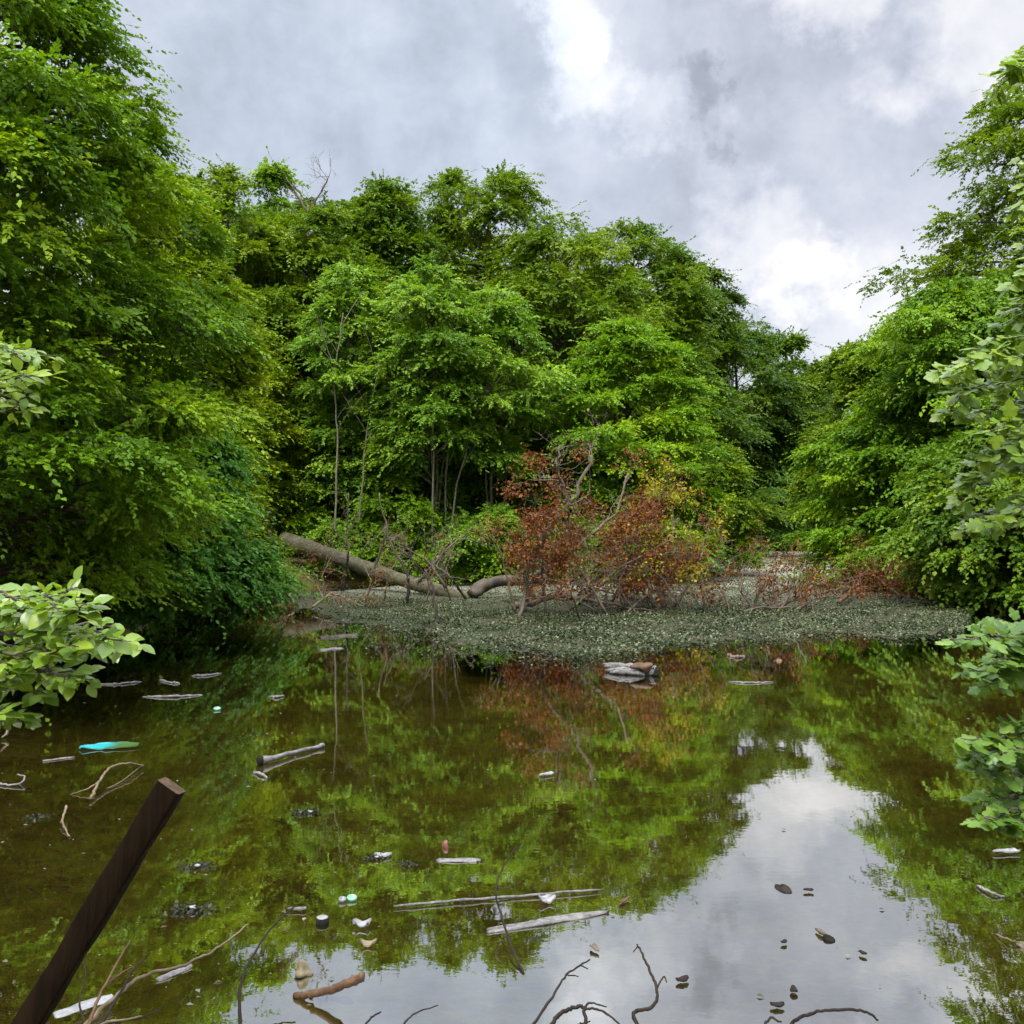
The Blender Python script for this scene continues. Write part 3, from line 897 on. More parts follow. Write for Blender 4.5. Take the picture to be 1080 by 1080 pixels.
# thin pale stems in front of the young ashes
for ix, (lb, pts) in enumerate([
        ('straight pale thin trunk rising through the young ashes', [(455, 590), (457, 480), (456, 400), (459, 330)]),
        ('pale thin trunk curving right under the young ashes', [(468, 580), (482, 510), (500, 440), (515, 400)]),
        ('pale thin trunk leaning between the straight one and the curved one', [(472, 590), (470, 500), (478, 420), (484, 350)]),
        ('pale thin sapling stem left in the young stand', [(352, 560), (356, 470), (352, 400), (362, 330)]),
        ('pale sapling stem tilted right in the young stand', [(376, 560), (384, 480), (392, 420), (404, 370)])]):
    mb = MB()
    P3 = np.array([at(a, b, 30.7 + 0.4 * (ix % 3)) for a, b in pts])
    P3[0, 2] = ground_z(P3[0:1, 0], P3[0:1, 1])[0] - 0.1
    s = np.linspace(0, 3, 16)
    q = np.stack([np.interp(s, np.arange(4), P3[:, c]) for c in range(3)], -1)
    q[1:-1] += rng.normal(0, 0.02, q[1:-1].shape)
    mb.tube(q, np.linspace(0.038, 0.012, 16), 7)
    for c in range(6):
        ii = rng.integers(6, 15)
        grow(rng, mb, [], q[ii], np.array([rng.choice([-1, 1]) * 0.5, rng.normal(0, .3), 0.8]), 1.6, 0.018, 0, 0.15)
    tag(mb.build('thin_sapling', M['palebark'], origin=q[0]), lb, 'sapling', 'pale sapling stems')

# ------------------------------------------------------------------ floating weed and duckweed
rng = np.random.default_rng(9)


def in_poly(x, y, poly):
    ins = np.zeros(x.shape, bool)
    n = len(poly)
    for i_ in range(n):
        x1, y1 = poly[i_]
        x2, y2 = poly[(i_ + 1) % n]
        ins ^= ((y1 > y) != (y2 > y)) & (x < (x2 - x1) * (y - y1) / (y2 - y1 + 1e-12) + x1)
    return ins


FRONT = [(235, 660), (270, 672), (330, 682), (400, 688), (460, 694), (520, 702), (570, 702), (620, 696), (680, 690), (740, 684), (800, 678), (850, 675), (900, 673), (960, 676), (1010, 676)]
BACK = [(1030, 640), (960, 632), (900, 615), (880, 600), (872, 579), (755, 579), (738, 590), (600, 596), (500, 604), (420, 618), (300, 628), (240, 640)]
WEED = np.array([over(a, b)[:2] for a, b in FRONT + BACK])
# sheet of matted weed just above the water, ragged outline
fr_ = np.array([over(a, b)[:2] for a, b in FRONT])
t_ = np.linspace(0, len(fr_) - 1, 260)
edge = np.stack([np.interp(t_, np.arange(len(fr_)), fr_[:, c]) for c in range(2)], -1)
wv = sum(a_ * np.sin(t_ * f_ + p_) for a_, f_, p_ in [(0.30, 2.3, 0.4), (0.22, 5.1, 1.9), (0.16, 9.7, 0.3), (0.10, 17.0, 2.2), (0.06, 31.0, 1.0)])
edge[:, 1] += 0.75 + rng.normal(0, 0.07, len(edge)) + wv + np.clip(6.5 - t_, 0, 9) * 0.7
bk = np.array([over(a, b)[:2] for a, b in BACK])
t2 = np.linspace(0, len(bk) - 1, 60)
bke = np.stack([np.interp(t2, np.arange(len(bk)), bk[:, c]) for c in range(2)], -1)
full = np.vstack([edge, bke])
m, k = new_mat('duckweed')
pos = k.n('ShaderNodeNewGeometry').outputs['Position']
nn = k.noise(pos, 45, 3, 0.7)
nm_ = k.noise(pos, 1.1, 5, 0.65)
c1 = k.ramp(nn, [(0.35, (0.22, 0.23, 0.16)), (0.55, (0.36, 0.38, 0.29)), (0.7, (0.46, 0.47, 0.40))])
sp_ = k.n('ShaderNodeSeparateXYZ')
k.t.links.new(pos, sp_.inputs[0])
fard = k.smooth(k.math('ADD', sp_.outputs[1], k.math('MULTIPLY', nm_, 8.0)), 27.0, 36.0)
c1 = k.mix(fard, k.mix(0.9, c1, (0.012, 0.018, 0.003, 1)), c1)
c2 = k.mix(k.smooth(nm_, 0.35, 0.7, 0.0, 0.6), c1, (0.06, 0.045, 0.028, 1))
p = k.n('ShaderNodeBsdfPrincipled')
k.inp(p.inputs['Base Color'], c2)
p.inputs['Roughness'].default_value = 0.9
p.inputs['Specular IOR Level'].default_value = 0.08
b = k.n('ShaderNodeBump')
b.inputs['Strength'].default_value = 0.6
b.inputs['Distance'].default_value = 0.01
k.inp(b.inputs['Height'], nn)
k.t.links.new(b.outputs[0], p.inputs['Normal'])
o = k.n('ShaderNodeOutputMaterial')
k.t.links.new(p.outputs[0], o.inputs[0])
me = bpy.data.meshes.new('duckweed')
me.from_pydata([(float(x), float(y), 0.004) for x, y in full], [], [list(range(len(full)))])
dk = link('duckweed', me, m)
tag(dk, 'pale grey-green duckweed covering the water behind the dead branches', 'duckweed', kind='stuff')

m = leaf_mat('weed_leaf', (0.006, 0.012, 0.002), (0.032, 0.052, 0.010), (0.17, 0.175, 0.105), 0.12, 0.55, 0.22)
N = 190000
bx0, by0 = WEED.min(0)
bx1, by1 = WEED.max(0)
yy = by0 + (min(by1, 36) - by0) * rng.uniform(0, 1, N * 6) ** 1.6
xx = rng.uniform(-8, 15, N * 6)
front_y = np.interp(xx, edge[:, 0], edge[:, 1])
dfront = yy - front_y
ok = in_poly(xx, yy, WEED)
patch = 0.5 + 0.5 * np.sin(xx * 1.3 + 2 * np.sin(yy * 0.9)) * np.sin(yy * 1.1 + xx * 0.4)
lft = np.clip((xx + 6.0) / 6.0, 0.16, 1)
gapn = np.sin(xx * 7.3 + 2 * np.sin(yy * 2.9)) * np.sin(yy * 5.7 + 1.7 * np.sin(xx * 3.1)) + 0.6 * np.sin(xx * 3.3 - yy * 2.1 + 1)
prob = lft * (0.25 + 0.75 * patch) * np.clip(0.6 + 0.6 * gapn, 0.12, 1) * np.where(dfront < 6, 1.0, 0.35) * np.clip((dfront + 0.9) / 1.6, 0.06, 1)
ok &= rng.uniform(0, 1, len(xx)) < prob
xx, yy = xx[ok][:N], yy[ok][:N]
n = len(xx)
c = np.stack([xx, yy, 0.008 + rng.uniform(0, 1, n) * (0.03 + 0.09 * (0.5 + 0.5 * np.sin(xx * 4.1 + np.sin(yy * 3)) * np.sin(yy * 3.7 + xx)))], -1)
th = rng.uniform(0, 2 * np.pi, n)
axx = np.stack([np.cos(th), np.sin(th), rng.normal(0.25, 0.45, n)], -1)
upv = np.array([0, 0, 1.0]) + rng.normal(0, 0.35, (n, 3))
ptn = 0.5 + 0.25 * np.sin(xx * 2.3 + yy) * np.sin(yy * 1.7)
wd = leaves('floating_weed', c, axx, upv, rng.uniform(0.028, 0.06, n), np.where(rng.uniform(0, 1, n) < np.clip(0.03 + (xx + 4) * 0.022, 0.02, 0.2) + 0.08 * np.sin(xx * 1.7 + yy * 2.2), 1.0, 0.1 + 0.7 * ptn) + rng.normal(0, 0.18, n), RHOMB, m)  # some leaves tinted pale to paint highlights on the mat
tag(wd, 'mat of small grey-green floating weed leaves around the dead branches', 'weed', kind='stuff')

# specks, seeds and leaf bits on the open water
m = leaf_mat('speck', (0.03, 0.025, 0.012), (0.10, 0.085, 0.05), (0.20, 0.19, 0.15), 0.1, 0.6, 0.3)
n = 6000
yy = 3.6 + 14 * rng.uniform(0, 1, n) ** 1.2
xx = rng.uniform(-1, 1, n) * (0.6 * yy)
cl = 0.5 + 0.5 * np.sin(xx * 1.9 + 1.5 * np.sin(yy * 1.3)) * np.sin(yy * 2.1 - xx)
ok = rng.uniform(0, 1, n) < np.where(xx < -0.12 * yy, 0.9, 0.16) * (0.2 + cl ** 2)
xx, yy = xx[ok], yy[ok]
n = len(xx)
th = rng.normal(0, 0.5, n)
sp = leaves('floating_debris', np.stack([xx, yy, np.full(n, 0.006)], -1), np.stack([np.cos(th), np.sin(th), 0 * th], -1),
            np.array([0, 0, 1.0]) + rng.normal(0, 0.08, (n, 3)), 0.006 + 0.03 * rng.uniform(0, 1, n) ** 5, rng.uniform(0, 1, n), RHOMB, m)
tag(sp, 'scattered specks and leaf bits drifting on the open water', 'debris', kind='stuff')

# ------------------------------------------------------------------ near foliage, both sides
rng = np.random.default_rng(21)


def near_plant(name, label, cat, base, trunk_pts, tr, twigs, leaf, tpl, seed, dens, mat='near', tmean=0.5, sag=0.25):
    rg = np.random.default_rng(seed)
    t = empty(name, base, label, cat)
    o_ = np.array(t.location)
    mb = MB()
    tp = np.array([np.array(q_) - o_ for q_ in trunk_pts])
    s_ = np.linspace(0, len(tp) - 1, 14)
    tq = np.stack([np.interp(s_, np.arange(len(tp)), tp[:, c_]) for c_ in range(3)], -1)
    mb.tube(tq, np.linspace(tr, tr * 0.4, 14), 10, rough=0.05, rng=rg)
    C, A, U, Sz, T = [], [], [], [], []
    for pts in twigs:
        pts = np.array([np.array(q_) - o_ for q_ in pts])
        kk = int(np.argmin(np.linalg.norm(tq - pts[0], axis=1)))
        pts = np.vstack([tq[kk], pts])
        s_ = np.linspace(0, len(pts) - 1, 16)
        q_ = np.stack([np.interp(s_, np.arange(len(pts)), pts[:, c_]) for c_ in range(3)], -1)
        q_[1:] += np.cumsum(rg.normal(0, 0.008, (15, 3)), 0)
        mb.tube(q_, np.linspace(0.006, 0.0015, 16), 5)
        ln = np.linalg.norm(pts[-1] - pts[1]) + 0.15
        nl = max(4, int(ln * dens))
        i0 = 16 / (len(pts) - 1) * 0.7
        for _ in range(nl):
            f_ = rg.uniform(i0, 15)
            p_ = q_[int(f_)] + (q_[min(int(f_) + 1, 15)] - q_[int(f_)]) * (f_ % 1)
            d_ = q_[min(int(f_) + 1, 15)] - q_[max(int(f_) - 1, 0)]
            d_ = d_ / (np.linalg.norm(d_) + 1e-9)
            off = rg.normal(0, 1, 3) * np.array([1, 1, 0.45])
            off = off / np.linalg.norm(off)
            a_ = d_ * 0.6 + off * 0.8 - np.array([0, 0, sag])
            pet = leaf * rg.uniform(0.15, 0.8)
            st = p_ + a_ / np.linalg.norm(a_) * pet * np.array([1, 1, 0.5])
            mb.tube(np.array([p_, (p_ + st) / 2 + np.array([0, 0, pet * 0.1]), st]), [0.0016, 0.0012, 0.001], 3, cap=False)
            C.append(st)
            A.append(a_)
            U.append(np.array([0, -0.4, 1.0]) + rg.normal(0, 0.3, 3))
            Sz.append(leaf * rg.uniform(0.55, 1.15))
            T.append(tmean + rg.normal(0, 0.2))
    mb.build('stem', M['bark'], t)
    leaves('leaves', np.array(C), np.array(A), np.array(U), np.array(Sz), np.array(T), tpl, M[mat], t)
    return t


def fan(rg, boxes, D0, D1, n, dx=-1, ln=(40, 80), dy=(0, 30)):
    """twigs ending inside photo boxes, reaching in from the side dx"""
    tw = []
    for (x0, y0, x1, y1, k_) in boxes:
        for _ in range(k_):
            Dd = rg.uniform(D0, D1)
            x, y = rg.uniform(x0, x1), rg.uniform(y0, y1)
            l_ = rg.uniform(*ln)
            d_ = rg.uniform(*dy)
            tw.append([at(x - dx * l_, y - d_, Dd + 0.15), at(x - dx * l_ * 0.5, y - d_ * 0.6, Dd + 0.05), at(x, y, Dd)])
    return tw


rg = np.random.default_rng(31)
gzr = float(ground_z(np.array([3.6]), np.array([2.0]))[0])
near_plant('sycamore_tree', 'near sycamore at the right edge with large lit leaves hanging in from outside the frame', 'tree', (4.0, 4.8, 0),
           [(4.0, 4.8, -0.3), (3.9, 4.8, 1.5), (3.6, 4.8, 3.2), (3.3, 4.7, 5.2)], 0.12,
           fan(rg, [(1052, 60, 1085, 120, 4), (1058, 150, 1095, 320, 6), (1030, 300, 1085, 390, 8), (985, 390, 1080, 450, 9), (1015, 460, 1085, 520, 8), (1010, 520, 1090, 570, 7)],
               4.3, 5.1, 0, ln=(30, 80), dy=(5, 50)), 0.074, PALM, 41, 62, 'near', 0.6)
near_plant('sycamore_sapling', 'low sycamore sapling at the right edge with broad pale leaves over the near water', 'sapling', (2.6, 2.6, 0.1),
           [(2.6, 2.6, -0.1), (2.3, 2.7, 0.6), (2.15, 2.8, 1.2), (2.1, 2.9, 1.7)], 0.03,
           fan(rg, [(1010, 650, 1080, 720, 13), (1040, 690, 1085, 760, 6), (1018, 775, 1085, 815, 6), (1040, 815, 1085, 880, 7)],
               2.75, 3.2, 0, ln=(40, 80), dy=(0, 15)), 0.05, PALM, 42, 85, 'nearpale', 0.5)
near_plant('beech_sapling', 'near beech twigs with bright yellow-green oval leaves low at the left edge', 'sapling', (-2.2, 2.5, 0.1),
           [(-2.2, 2.5, -0.1), (-2.05, 2.5, 0.8), (-1.9, 2.5, 1.5), (-1.8, 2.6, 2.3)], 0.03,
           fan(rg, [(0, 625, 110, 690, 14), (-30, 680, 100, 720, 8), (-30, 700, 20, 770, 7), (90, 640, 150, 700, 3)], 2.3, 2.8, 0, dx=1, ln=(40, 90), dy=(-10, 15)),
           0.054, OVATE, 43, 75, 'near', 0.6, 0.1)
near_plant('beech_sapling', 'sunlit beech twigs at the left edge halfway up the picture', 'sapling', (-3.6, 4.4, 0.2),
           [(-3.6, 4.4, -0.1), (-3.3, 4.4, 1.2), (-3.0, 4.4, 2.2), (-2.9, 4.5, 3.2)], 0.04,
           fan(rg, [(0, 365, 60, 400, 7), (-10, 395, 40, 440, 6)], 4.0, 4.5, 0, dx=1, ln=(40, 90), dy=(-10, 20)), 0.07, OVATE, 44, 50, 'near', 0.7, 0.1)

# ------------------------------------------------------------------ near post
pt, pb = at(181, 829, 2.10), at(18, 1100, 2.10)
axp = (pt - pb) / np.linalg.norm(pt - pb)
pb2 = pb - axp * 0.55
sx = np.cross(axp, np.array([0.25, 1, 0.1]))
sx /= np.linalg.norm(sx)
sy = np.cross(axp, sx)
post = empty('leaning_post', pb2, 'square dark wooden post leaning right at the near left bank', 'post')
rg = np.random.default_rng(3)
mb = MB()
nn_, V = 24, []
hw, hd = 0.029, 0.020
prof = np.array([(-1, -.8), (-.85, -1), (.85, -1), (1, -.8), (1, .8), (.85, 1), (-.85, 1), (-1, .8)])
Lp = np.linalg.norm(pt - pb2)
for s_ in range(nn_):
    cpt = axp * Lp * s_ / (nn_ - 1)
    for a_, b_ in prof:
        V.append(cpt + sx * hw * a_ * (1 + rg.normal(0, 0.022) - (0.10 if s_ in (9, 14, 15, 20) and a_ * b_ > 0.5 else 0)) + sy * hd * b_ * (1 + rg.normal(0, 0.03)))
i = np.arange(nn_ - 1)[:, None] * 8
j = np.arange(8)[None, :]
k2 = (j + 1) % 8
mb.add(V, np.stack([i + j, i + k2, i + 8 + k2, i + 8 + j], -1).reshape(-1, 4))
mb.build('shaft', M['post'], post, smooth=False)
mb = MB()
top = [axp * (Lp + 0.001) + sx * hw * a_ + sy * hd * b_ for a_, b_ in prof] + [axp * (Lp + 0.003)]
mb.add(top, None, [[8, q_, (q_ + 1) % 8] for q_ in range(8)])
mb.build('sawn_end', M['postend'], post, smooth=False)

# ------------------------------------------------------------------ floating things
rng = np.random.default_rng(77)


def smooth_line(P, per=5, jit=0.0):
    P = np.array(P, float)
    n_ = len(P)
    s_ = np.linspace(0, n_ - 1, (n_ - 1) * per + 1)
    out_ = []
    for v_ in s_:
        i_ = min(int(v_), n_ - 2)
        f_ = v_ - i_
        p0, p1, p2, p3 = P[max(i_ - 1, 0)], P[i_], P[i_ + 1], P[min(i_ + 2, n_ - 1)]
        out_.append(0.5 * ((2 * p1) + (-p0 + p2) * f_ + (2 * p0 - 5 * p1 + 4 * p2 - p3) * f_ ** 2 + (-p0 + 3 * p1 - 3 * p2 + p3) * f_ ** 3))
    out_ = np.array(out_)
    if jit:
        out_[1:-1] += rng.normal(0, jit, out_[1:-1].shape)
    return out_


def stick(name, label, cat, paths, mat, group=None, sides=7):
    """paths: list of (list of (px, py, height), r0, r1)"""
    o_ = over(*paths[0][0][0])
    mb_ = MB()
    for pts, r0, r1 in paths:
        flat_ = max(p_[2] for p_ in pts) < 0.035
        q_ = smooth_line([over(p_[0], p_[1], p_[2] - (r0 * 0.55 if flat_ else 0)) for p_ in pts], 8, r0 * 0.22) - o_
        rr_ = np.linspace(r0, r1, len(q_))
        if flat_:      # worn, uneven ends
            rr_ = rr_ * np.interp(np.linspace(0, 1, len(q_)), [0, 0.07, 0.2, 0.85, 0.95, 1], [0.35, 0.8, 1, 1, 0.7, 0.25]) * rng.uniform(0.75, 1.1, len(q_))
        mb_.tube(q_, rr_, sides, rough=0.16, rng=rng)
    return tag(mb_.build(name, M[mat], origin=o_) if False else _place(mb_, name, mat, o_), label, cat, group)


def _place(mb_, name, mat, o_):
    me_ = mb_.mesh(name, True)
    return link(name, me_, M[mat], None, o_)


def board(name, label, cat, a, b, wid, thk, mat, group=None, jag=0.08, z=0.006):
    """flat splintered piece of wood between two photo points"""
    A, B = over(*a), over(*b)
    thk *= 0.55
    d = B - A
    L = np.linalg.norm(d)
    d /= L
    sd_ = np.array([-d[1], d[0], 0])
    n_, m_ = 16, 7
    z = z - thk * 0.25
    wj = rng.uniform(0, 6, 8)
    V = []
    for layer in (1, -1):
        for i_ in range(n_ + 1):
            for j_ in range(m_ + 1):
                u_ = i_ / n_
                v_ = j_ / m_ - 0.5
                jj = jag * L * (np.sin(j_ * 2.7 + wj[j_]) * 0.5 + 0.5) * (1 if i_ == n_ else -1 if i_ == 0 else 0) * 0.6
                taper = 1 - 0.35 * abs(2 * u_ - 1) ** 3
                p_ = d * (u_ * L + jj) + sd_ * v_ * wid * taper * (1 + 0.08 * np.sin(u_ * 17))
                edge_ = 1 - (2 * abs(v_)) ** 4 * 0.7
                p_ = p_ + np.array([0, 0, layer * thk / 2 * edge_ + z + 0.15 * thk * np.sin(u_ * 9 + v_ * 5) + (0.22 * thk * np.sin(j_ * 3.1 + wj[j_]) if layer == 1 else 0)])
                V.append(p_)
    w_ = m_ + 1
    per = (n_ + 1) * w_
    Q = []
    for i_ in range(n_):
        for j_ in range(m_):
            a_ = i_ * w_ + j_
            Q.append((a_, a_ + w_, a_ + w_ + 1, a_ + 1))
            Q.append((per + a_, per + a_ + 1, per + a_ + w_ + 1, per + a_ + w_))
    for i_ in range(n_):
        for j_ in (0, m_):
            a_ = i_ * w_ + j_
            Q.append((a_, a_ + w_, per + a_ + w_, per + a_) if j_ else (a_, per + a_, per + a_ + w_, a_ + w_))
    for j_ in range(m_):
        for i_ in (0, n_):
            a_ = i_ * w_ + j_
            Q.append((a_, a_ + 1, per + a_ + 1, per + a_))
    mb_ = MB()
    mb_.add(V, Q)
    ob = link(name, mb_.mesh(name, False), M[mat], None, A)
    return tag(ob, label, cat, group)


def lump_mesh(size, seed, rough=0.25, n_=14):
    rg_ = np.random.default_rng(seed)
    th_ = np.linspace(0, np.pi, n_)
    ph_ = np.linspace(0, 2 * np.pi, n_ * 2, endpoint=False)
    T_, P_ = np.meshgrid(th_, ph_, indexing='ij')
    D_ = np.stack([np.sin(T_) * np.cos(P_), np.sin(T_) * np.sin(P_), np.cos(T_)], -1)
    r_ = np.ones(T_.shape)
    for _ in range(9):
        w_ = rg_.normal(0, 2.6, 3)
        r_ += rough * 0.33 * np.sin(D_ @ w_ + rg_.uniform(0, 6))
    V_ = (D_ * r_[..., None] * np.array(size) / 2).reshape(-1, 3)
    m_ = n_ * 2
    i_ = np.arange(n_ - 1)[:, None] * m_
    j_ = np.arange(m_)[None, :]
    k_ = (j_ + 1) % m_
    mb_ = MB()
    mb_.add(V_, np.stack([i_ + j_, i_ + m_ + j_, i_ + m_ + k_, i_ + k_], -1).reshape(-1, 4))
    return mb_


def lump(name, label, cat, px, py, size, mat, seed, group=None, rough=0.25, rot=0.0, z=0.0):
    o_ = lump_mesh(size, seed, rough)
    ob = _place(o_, name, mat, over(px, py) + np.array([0, 0, z]))
    ob.rotation_euler.z = rot
    return tag(ob, label, cat, group)


def scrap(name, label, cat, px, py, lx, ly, mat, seed, group=None, rot=0.0, curl=0.15):
    """a bent irregular flat scrap lying on the water"""
    rg_ = np.random.default_rng(seed)
    n_ = 7
    Vt, Vb = [], []
    for i_ in range(n_):
        for j_ in range(n_):
            u_, v_ = 2 * i_ / (n_ - 1) - 1, 2 * j_ / (n_ - 1) - 1
            x_ = u_ * math.sqrt(1 - v_ * v_ / 2)
            y_ = v_ * math.sqrt(1 - u_ * u_ / 2)
            rr_ = 1 + 0.12 * math.sin(3 * math.atan2(y_, x_) + seed) + 0.06 * math.sin(7 * math.atan2(y_, x_) + 2 * seed)
            z_ = 0.012 + curl * ly * (u_ * u_ * 0.6 + 0.3 * math.sin(3 * v_ + seed)) + rg_.normal(0, 0.02) * ly
            z_ = max(z_, 0.006)
            Vt.append((x_ * rr_ * lx / 2, y_ * rr_ * ly / 2, z_ + 0.0025))
            Vb.append((x_ * rr_ * lx / 2, y_ * rr_ * ly / 2, z_ - 0.0025))
    Q = []
    per = n_ * n_
    for i_ in range(n_ - 1):
        for j_ in range(n_ - 1):
            a_ = i_ * n_ + j_
            Q.append((a_, a_ + n_, a_ + n_ + 1, a_ + 1))
            Q.append((per + a_, per + a_ + 1, per + a_ + n_ + 1, per + a_ + n_))
    ring = [i_ * n_ for i_ in range(n_)] + [(n_ - 1) * n_ + j_ for j_ in range(1, n_)] + [i_ * n_ + n_ - 1 for i_ in range(n_ - 2, -1, -1)] + [j_ for j_ in range(n_ - 2, 0, -1)]
    for a_, b_ in zip(ring, ring[1:] + ring[:1]):
        Q.append((a_, b_, per + b_, per + a_))
    mb_ = MB()
    mb_.add(Vt + Vb, Q)
    ob = _place(mb_, name, mat, over(px, py))
    ob.rotation_euler.z = rot
    return tag(ob, label, cat, group)


def cap(name, label, cat, px, py, r, h, mat, group=None, tilt=(0.15, 0.1), ring=None):
    """shallow hollow lid"""
    n_ = 20
    pr_ = [(0.0, h * 0.25), (0.8 * r, h * 0.25), (0.86 * r, h), (0.95 * r, h * 1.04), (r, h * 0.9), (r, 0), (0.0, 0)]
    V, Q = [], []
    for (a_, b_) in pr_:
        for q_ in range(n_):
            rb = a_ * (1 + (0.025 if q_ % 2 else 0) * (a_ == r))
            V.append((rb * math.cos(2 * math.pi * q_ / n_), rb * math.sin(2 * math.pi * q_ / n_), b_))
    for i_ in range(len(pr_) - 1):
        for q_ in range(n_):
            Q.append((i_ * n_ + q_, i_ * n_ + (q_ + 1) % n_, (i_ + 1) * n_ + (q_ + 1) % n_, (i_ + 1) * n_ + q_))
    mb_ = MB()
    mb_.add(V, Q)
    ob = _place(mb_, name, mat, over(px, py) + np.array([0, 0, 0.004]))
    ob.rotation_euler = (tilt[0], tilt[1], 0)
    return tag(ob, label, cat, group)


# pale splintered log with a brown lump by the weed
sl = empty('splintered_log', over(664, 708), 'pale splintered log with a brown lump on it floating at the edge of the weed', 'log')
o_ = np.array(sl.location)
mb = MB()
for a_, b_, c_ in [((637, 703, .05), (692, 707, .06), .055), ((638, 707, .02), (690, 710, .03), .05), ((643, 709, .02), (680, 711, .02), .035), ((636, 700, .08), (668, 705, .07), .03)]:
    q_ = smooth_line([over(*a_), (over(*a_) + over(*b_)) / 2 + np.array([0, 0, .01]), over(*b_)], 6, 0.004) - o_
    mb.tube(q_, np.concatenate([np.linspace(0.008, c_, 5), np.full(len(q_) - 5, c_)]), 7, rough=0.2, rng=rng)
mb.build('wood', M['driftwood'], sl)
bl = link('bark_lump', lump_mesh((0.24, 0.14, 0.11), 4, 0.3).mesh('bark_lump'), M['brownwood'], sl, over(679, 703, .11) - o_)
de = link('dark_end', lump_mesh((0.12, 0.12, 0.10), 6, 0.3).mesh('dark_end'), M['black'], sl, over(692, 708, .05) - o_)

F = 'driftwood on the pond'
stick('floating_stick', 'straight pale stick floating right of the splintered log', 'stick', [([(768, 719, .01), (790, 720, .015), (816, 719.5, .01)], .014, .010)], 'driftwood', F)
stick('floating_stick', 'short dark stick at the weed edge above the straight pale stick', 'stick', [([(768, 691, .02), (778, 693, .03), (786, 692, .02)], .03, .02)], 'deadwood', F)
lump('floating_lump', 'small pinkish lump floating right of the short stick at the weed edge', 'debris', 821, 697, (.07, .06, .05), 'tanwood', 8)
# hollow branch
hb = empty('hollow_branch', over(275, 802), 'pale hollow branch with its hollow end painted dark floating in the left middle of the pond', 'branch', F)
o_ = np.array(hb.location)
mb = MB()
q_ = smooth_line([over(276, 802, .03), over(286, 800, .03), over(306, 794.5, .025), (over(330, 789, .02)), over(341, 786, .02)], 6, .002) - o_
L_ = len(q_)
mb.tube(q_, np.interp(np.linspace(0, 1, L_), [0, .15, .3, .8, 1], [.036, .03, .019, .015, .022]), 10, rough=0.06, rng=rng)
mb.build('wood', M['driftwood'], hb)
mb = MB()
dq = (q_[0] - q_[2]) / np.linalg.norm(q_[0] - q_[2])
mb.tube([q_[0] + dq * .002, q_[0] + dq * .018, q_[0] + dq * .03], [.037, .039, .03], 10)
mb.build('dark_end', M['black'], hb)  # solid black plug stands in for the shade inside the hollow
stick('bark_curl', 'small curved pale bark curl just below the hollow branch', 'bark', [([(268, 815, .01), (275, 816.5, .02), (282, 821, .01)], .014, .009)], 'driftwood', F)
# teal sheet
m, k = new_mat('teal_plastic')
tc = k.n('ShaderNodeTexCoord').outputs['Object']
sx_ = k.n('ShaderNodeSeparateXYZ')
k.t.links.new(tc, sx_.inputs[0])
cc = k.mix(k.smooth(k.math('ADD', sx_.outputs[0], k.math('MULTIPLY', k.noise(tc, 14, 4), 0.12)), 0.0, 0.16), (0.03, 0.33, 0.34, 1), (0.05, 0.11, 0.025, 1))
p = k.n('ShaderNodeBsdfPrincipled')
k.inp(p.inputs['Base Color'], cc)
p.inputs['Roughness'].default_value = 0.3
o = k.n('ShaderNodeOutputMaterial')
k.t.links.new(p.outputs[0], o.inputs[0])
M['cyan'] = m
scrap('plastic_sheet', 'turquoise plastic sheet with an algae-green end floating near the left edge', 'plastic sheet', 116, 788, .46, .24, 'cyan', 3, rot=0.15, curl=0.05)
board('floating_board', 'thin grey strip of wood left of the turquoise sheet', 'wood', (46, 803), (78, 799), .035, .015, 'driftwood', F)
stick('forked_twig', 'pale arched forked twig above the top of the leaning post', 'twig',
      [([(96, 842, .02), (104, 826, .05), (116, 810, .08), (136, 805, .07), (151, 808, .02)], .011, .007), ([(104, 825, .05), (92, 832, .03), (74, 838, .0)], .007, .003),
       ([(112, 832, .0), (128, 824, .01), (150, 807, .02)], .004, .003)], 'tanwood', F)
stick('bent_twig', 'short bent pale twig left of the leaning post', 'twig', [([(70, 850, .06), (66, 866, .03), (70, 876, .01), (76, 887, -.01)], .008, .004), ([(66, 866, .03), (63, 868, .02)], .006, .004)], 'tanwood', F)
stick('bent_twig', 'grey hooked twig at the left edge under the thin grey strip', 'twig', [([(-4, 826, .01), (10, 828, .01), (22, 826, .02), (26, 819, .04), (18, 817, .03)], .008, .005)], 'driftwood', F)
stick('floating_stick', 'grey thick twig at the left edge level with the turquoise sheet', 'stick', [([(-6, 760, .15), (4, 764, .1), (8, 772, .05), (2, 778, .02)], .014, .008)], 'deadwood', F)
CL = 'dark clumps on the pond'
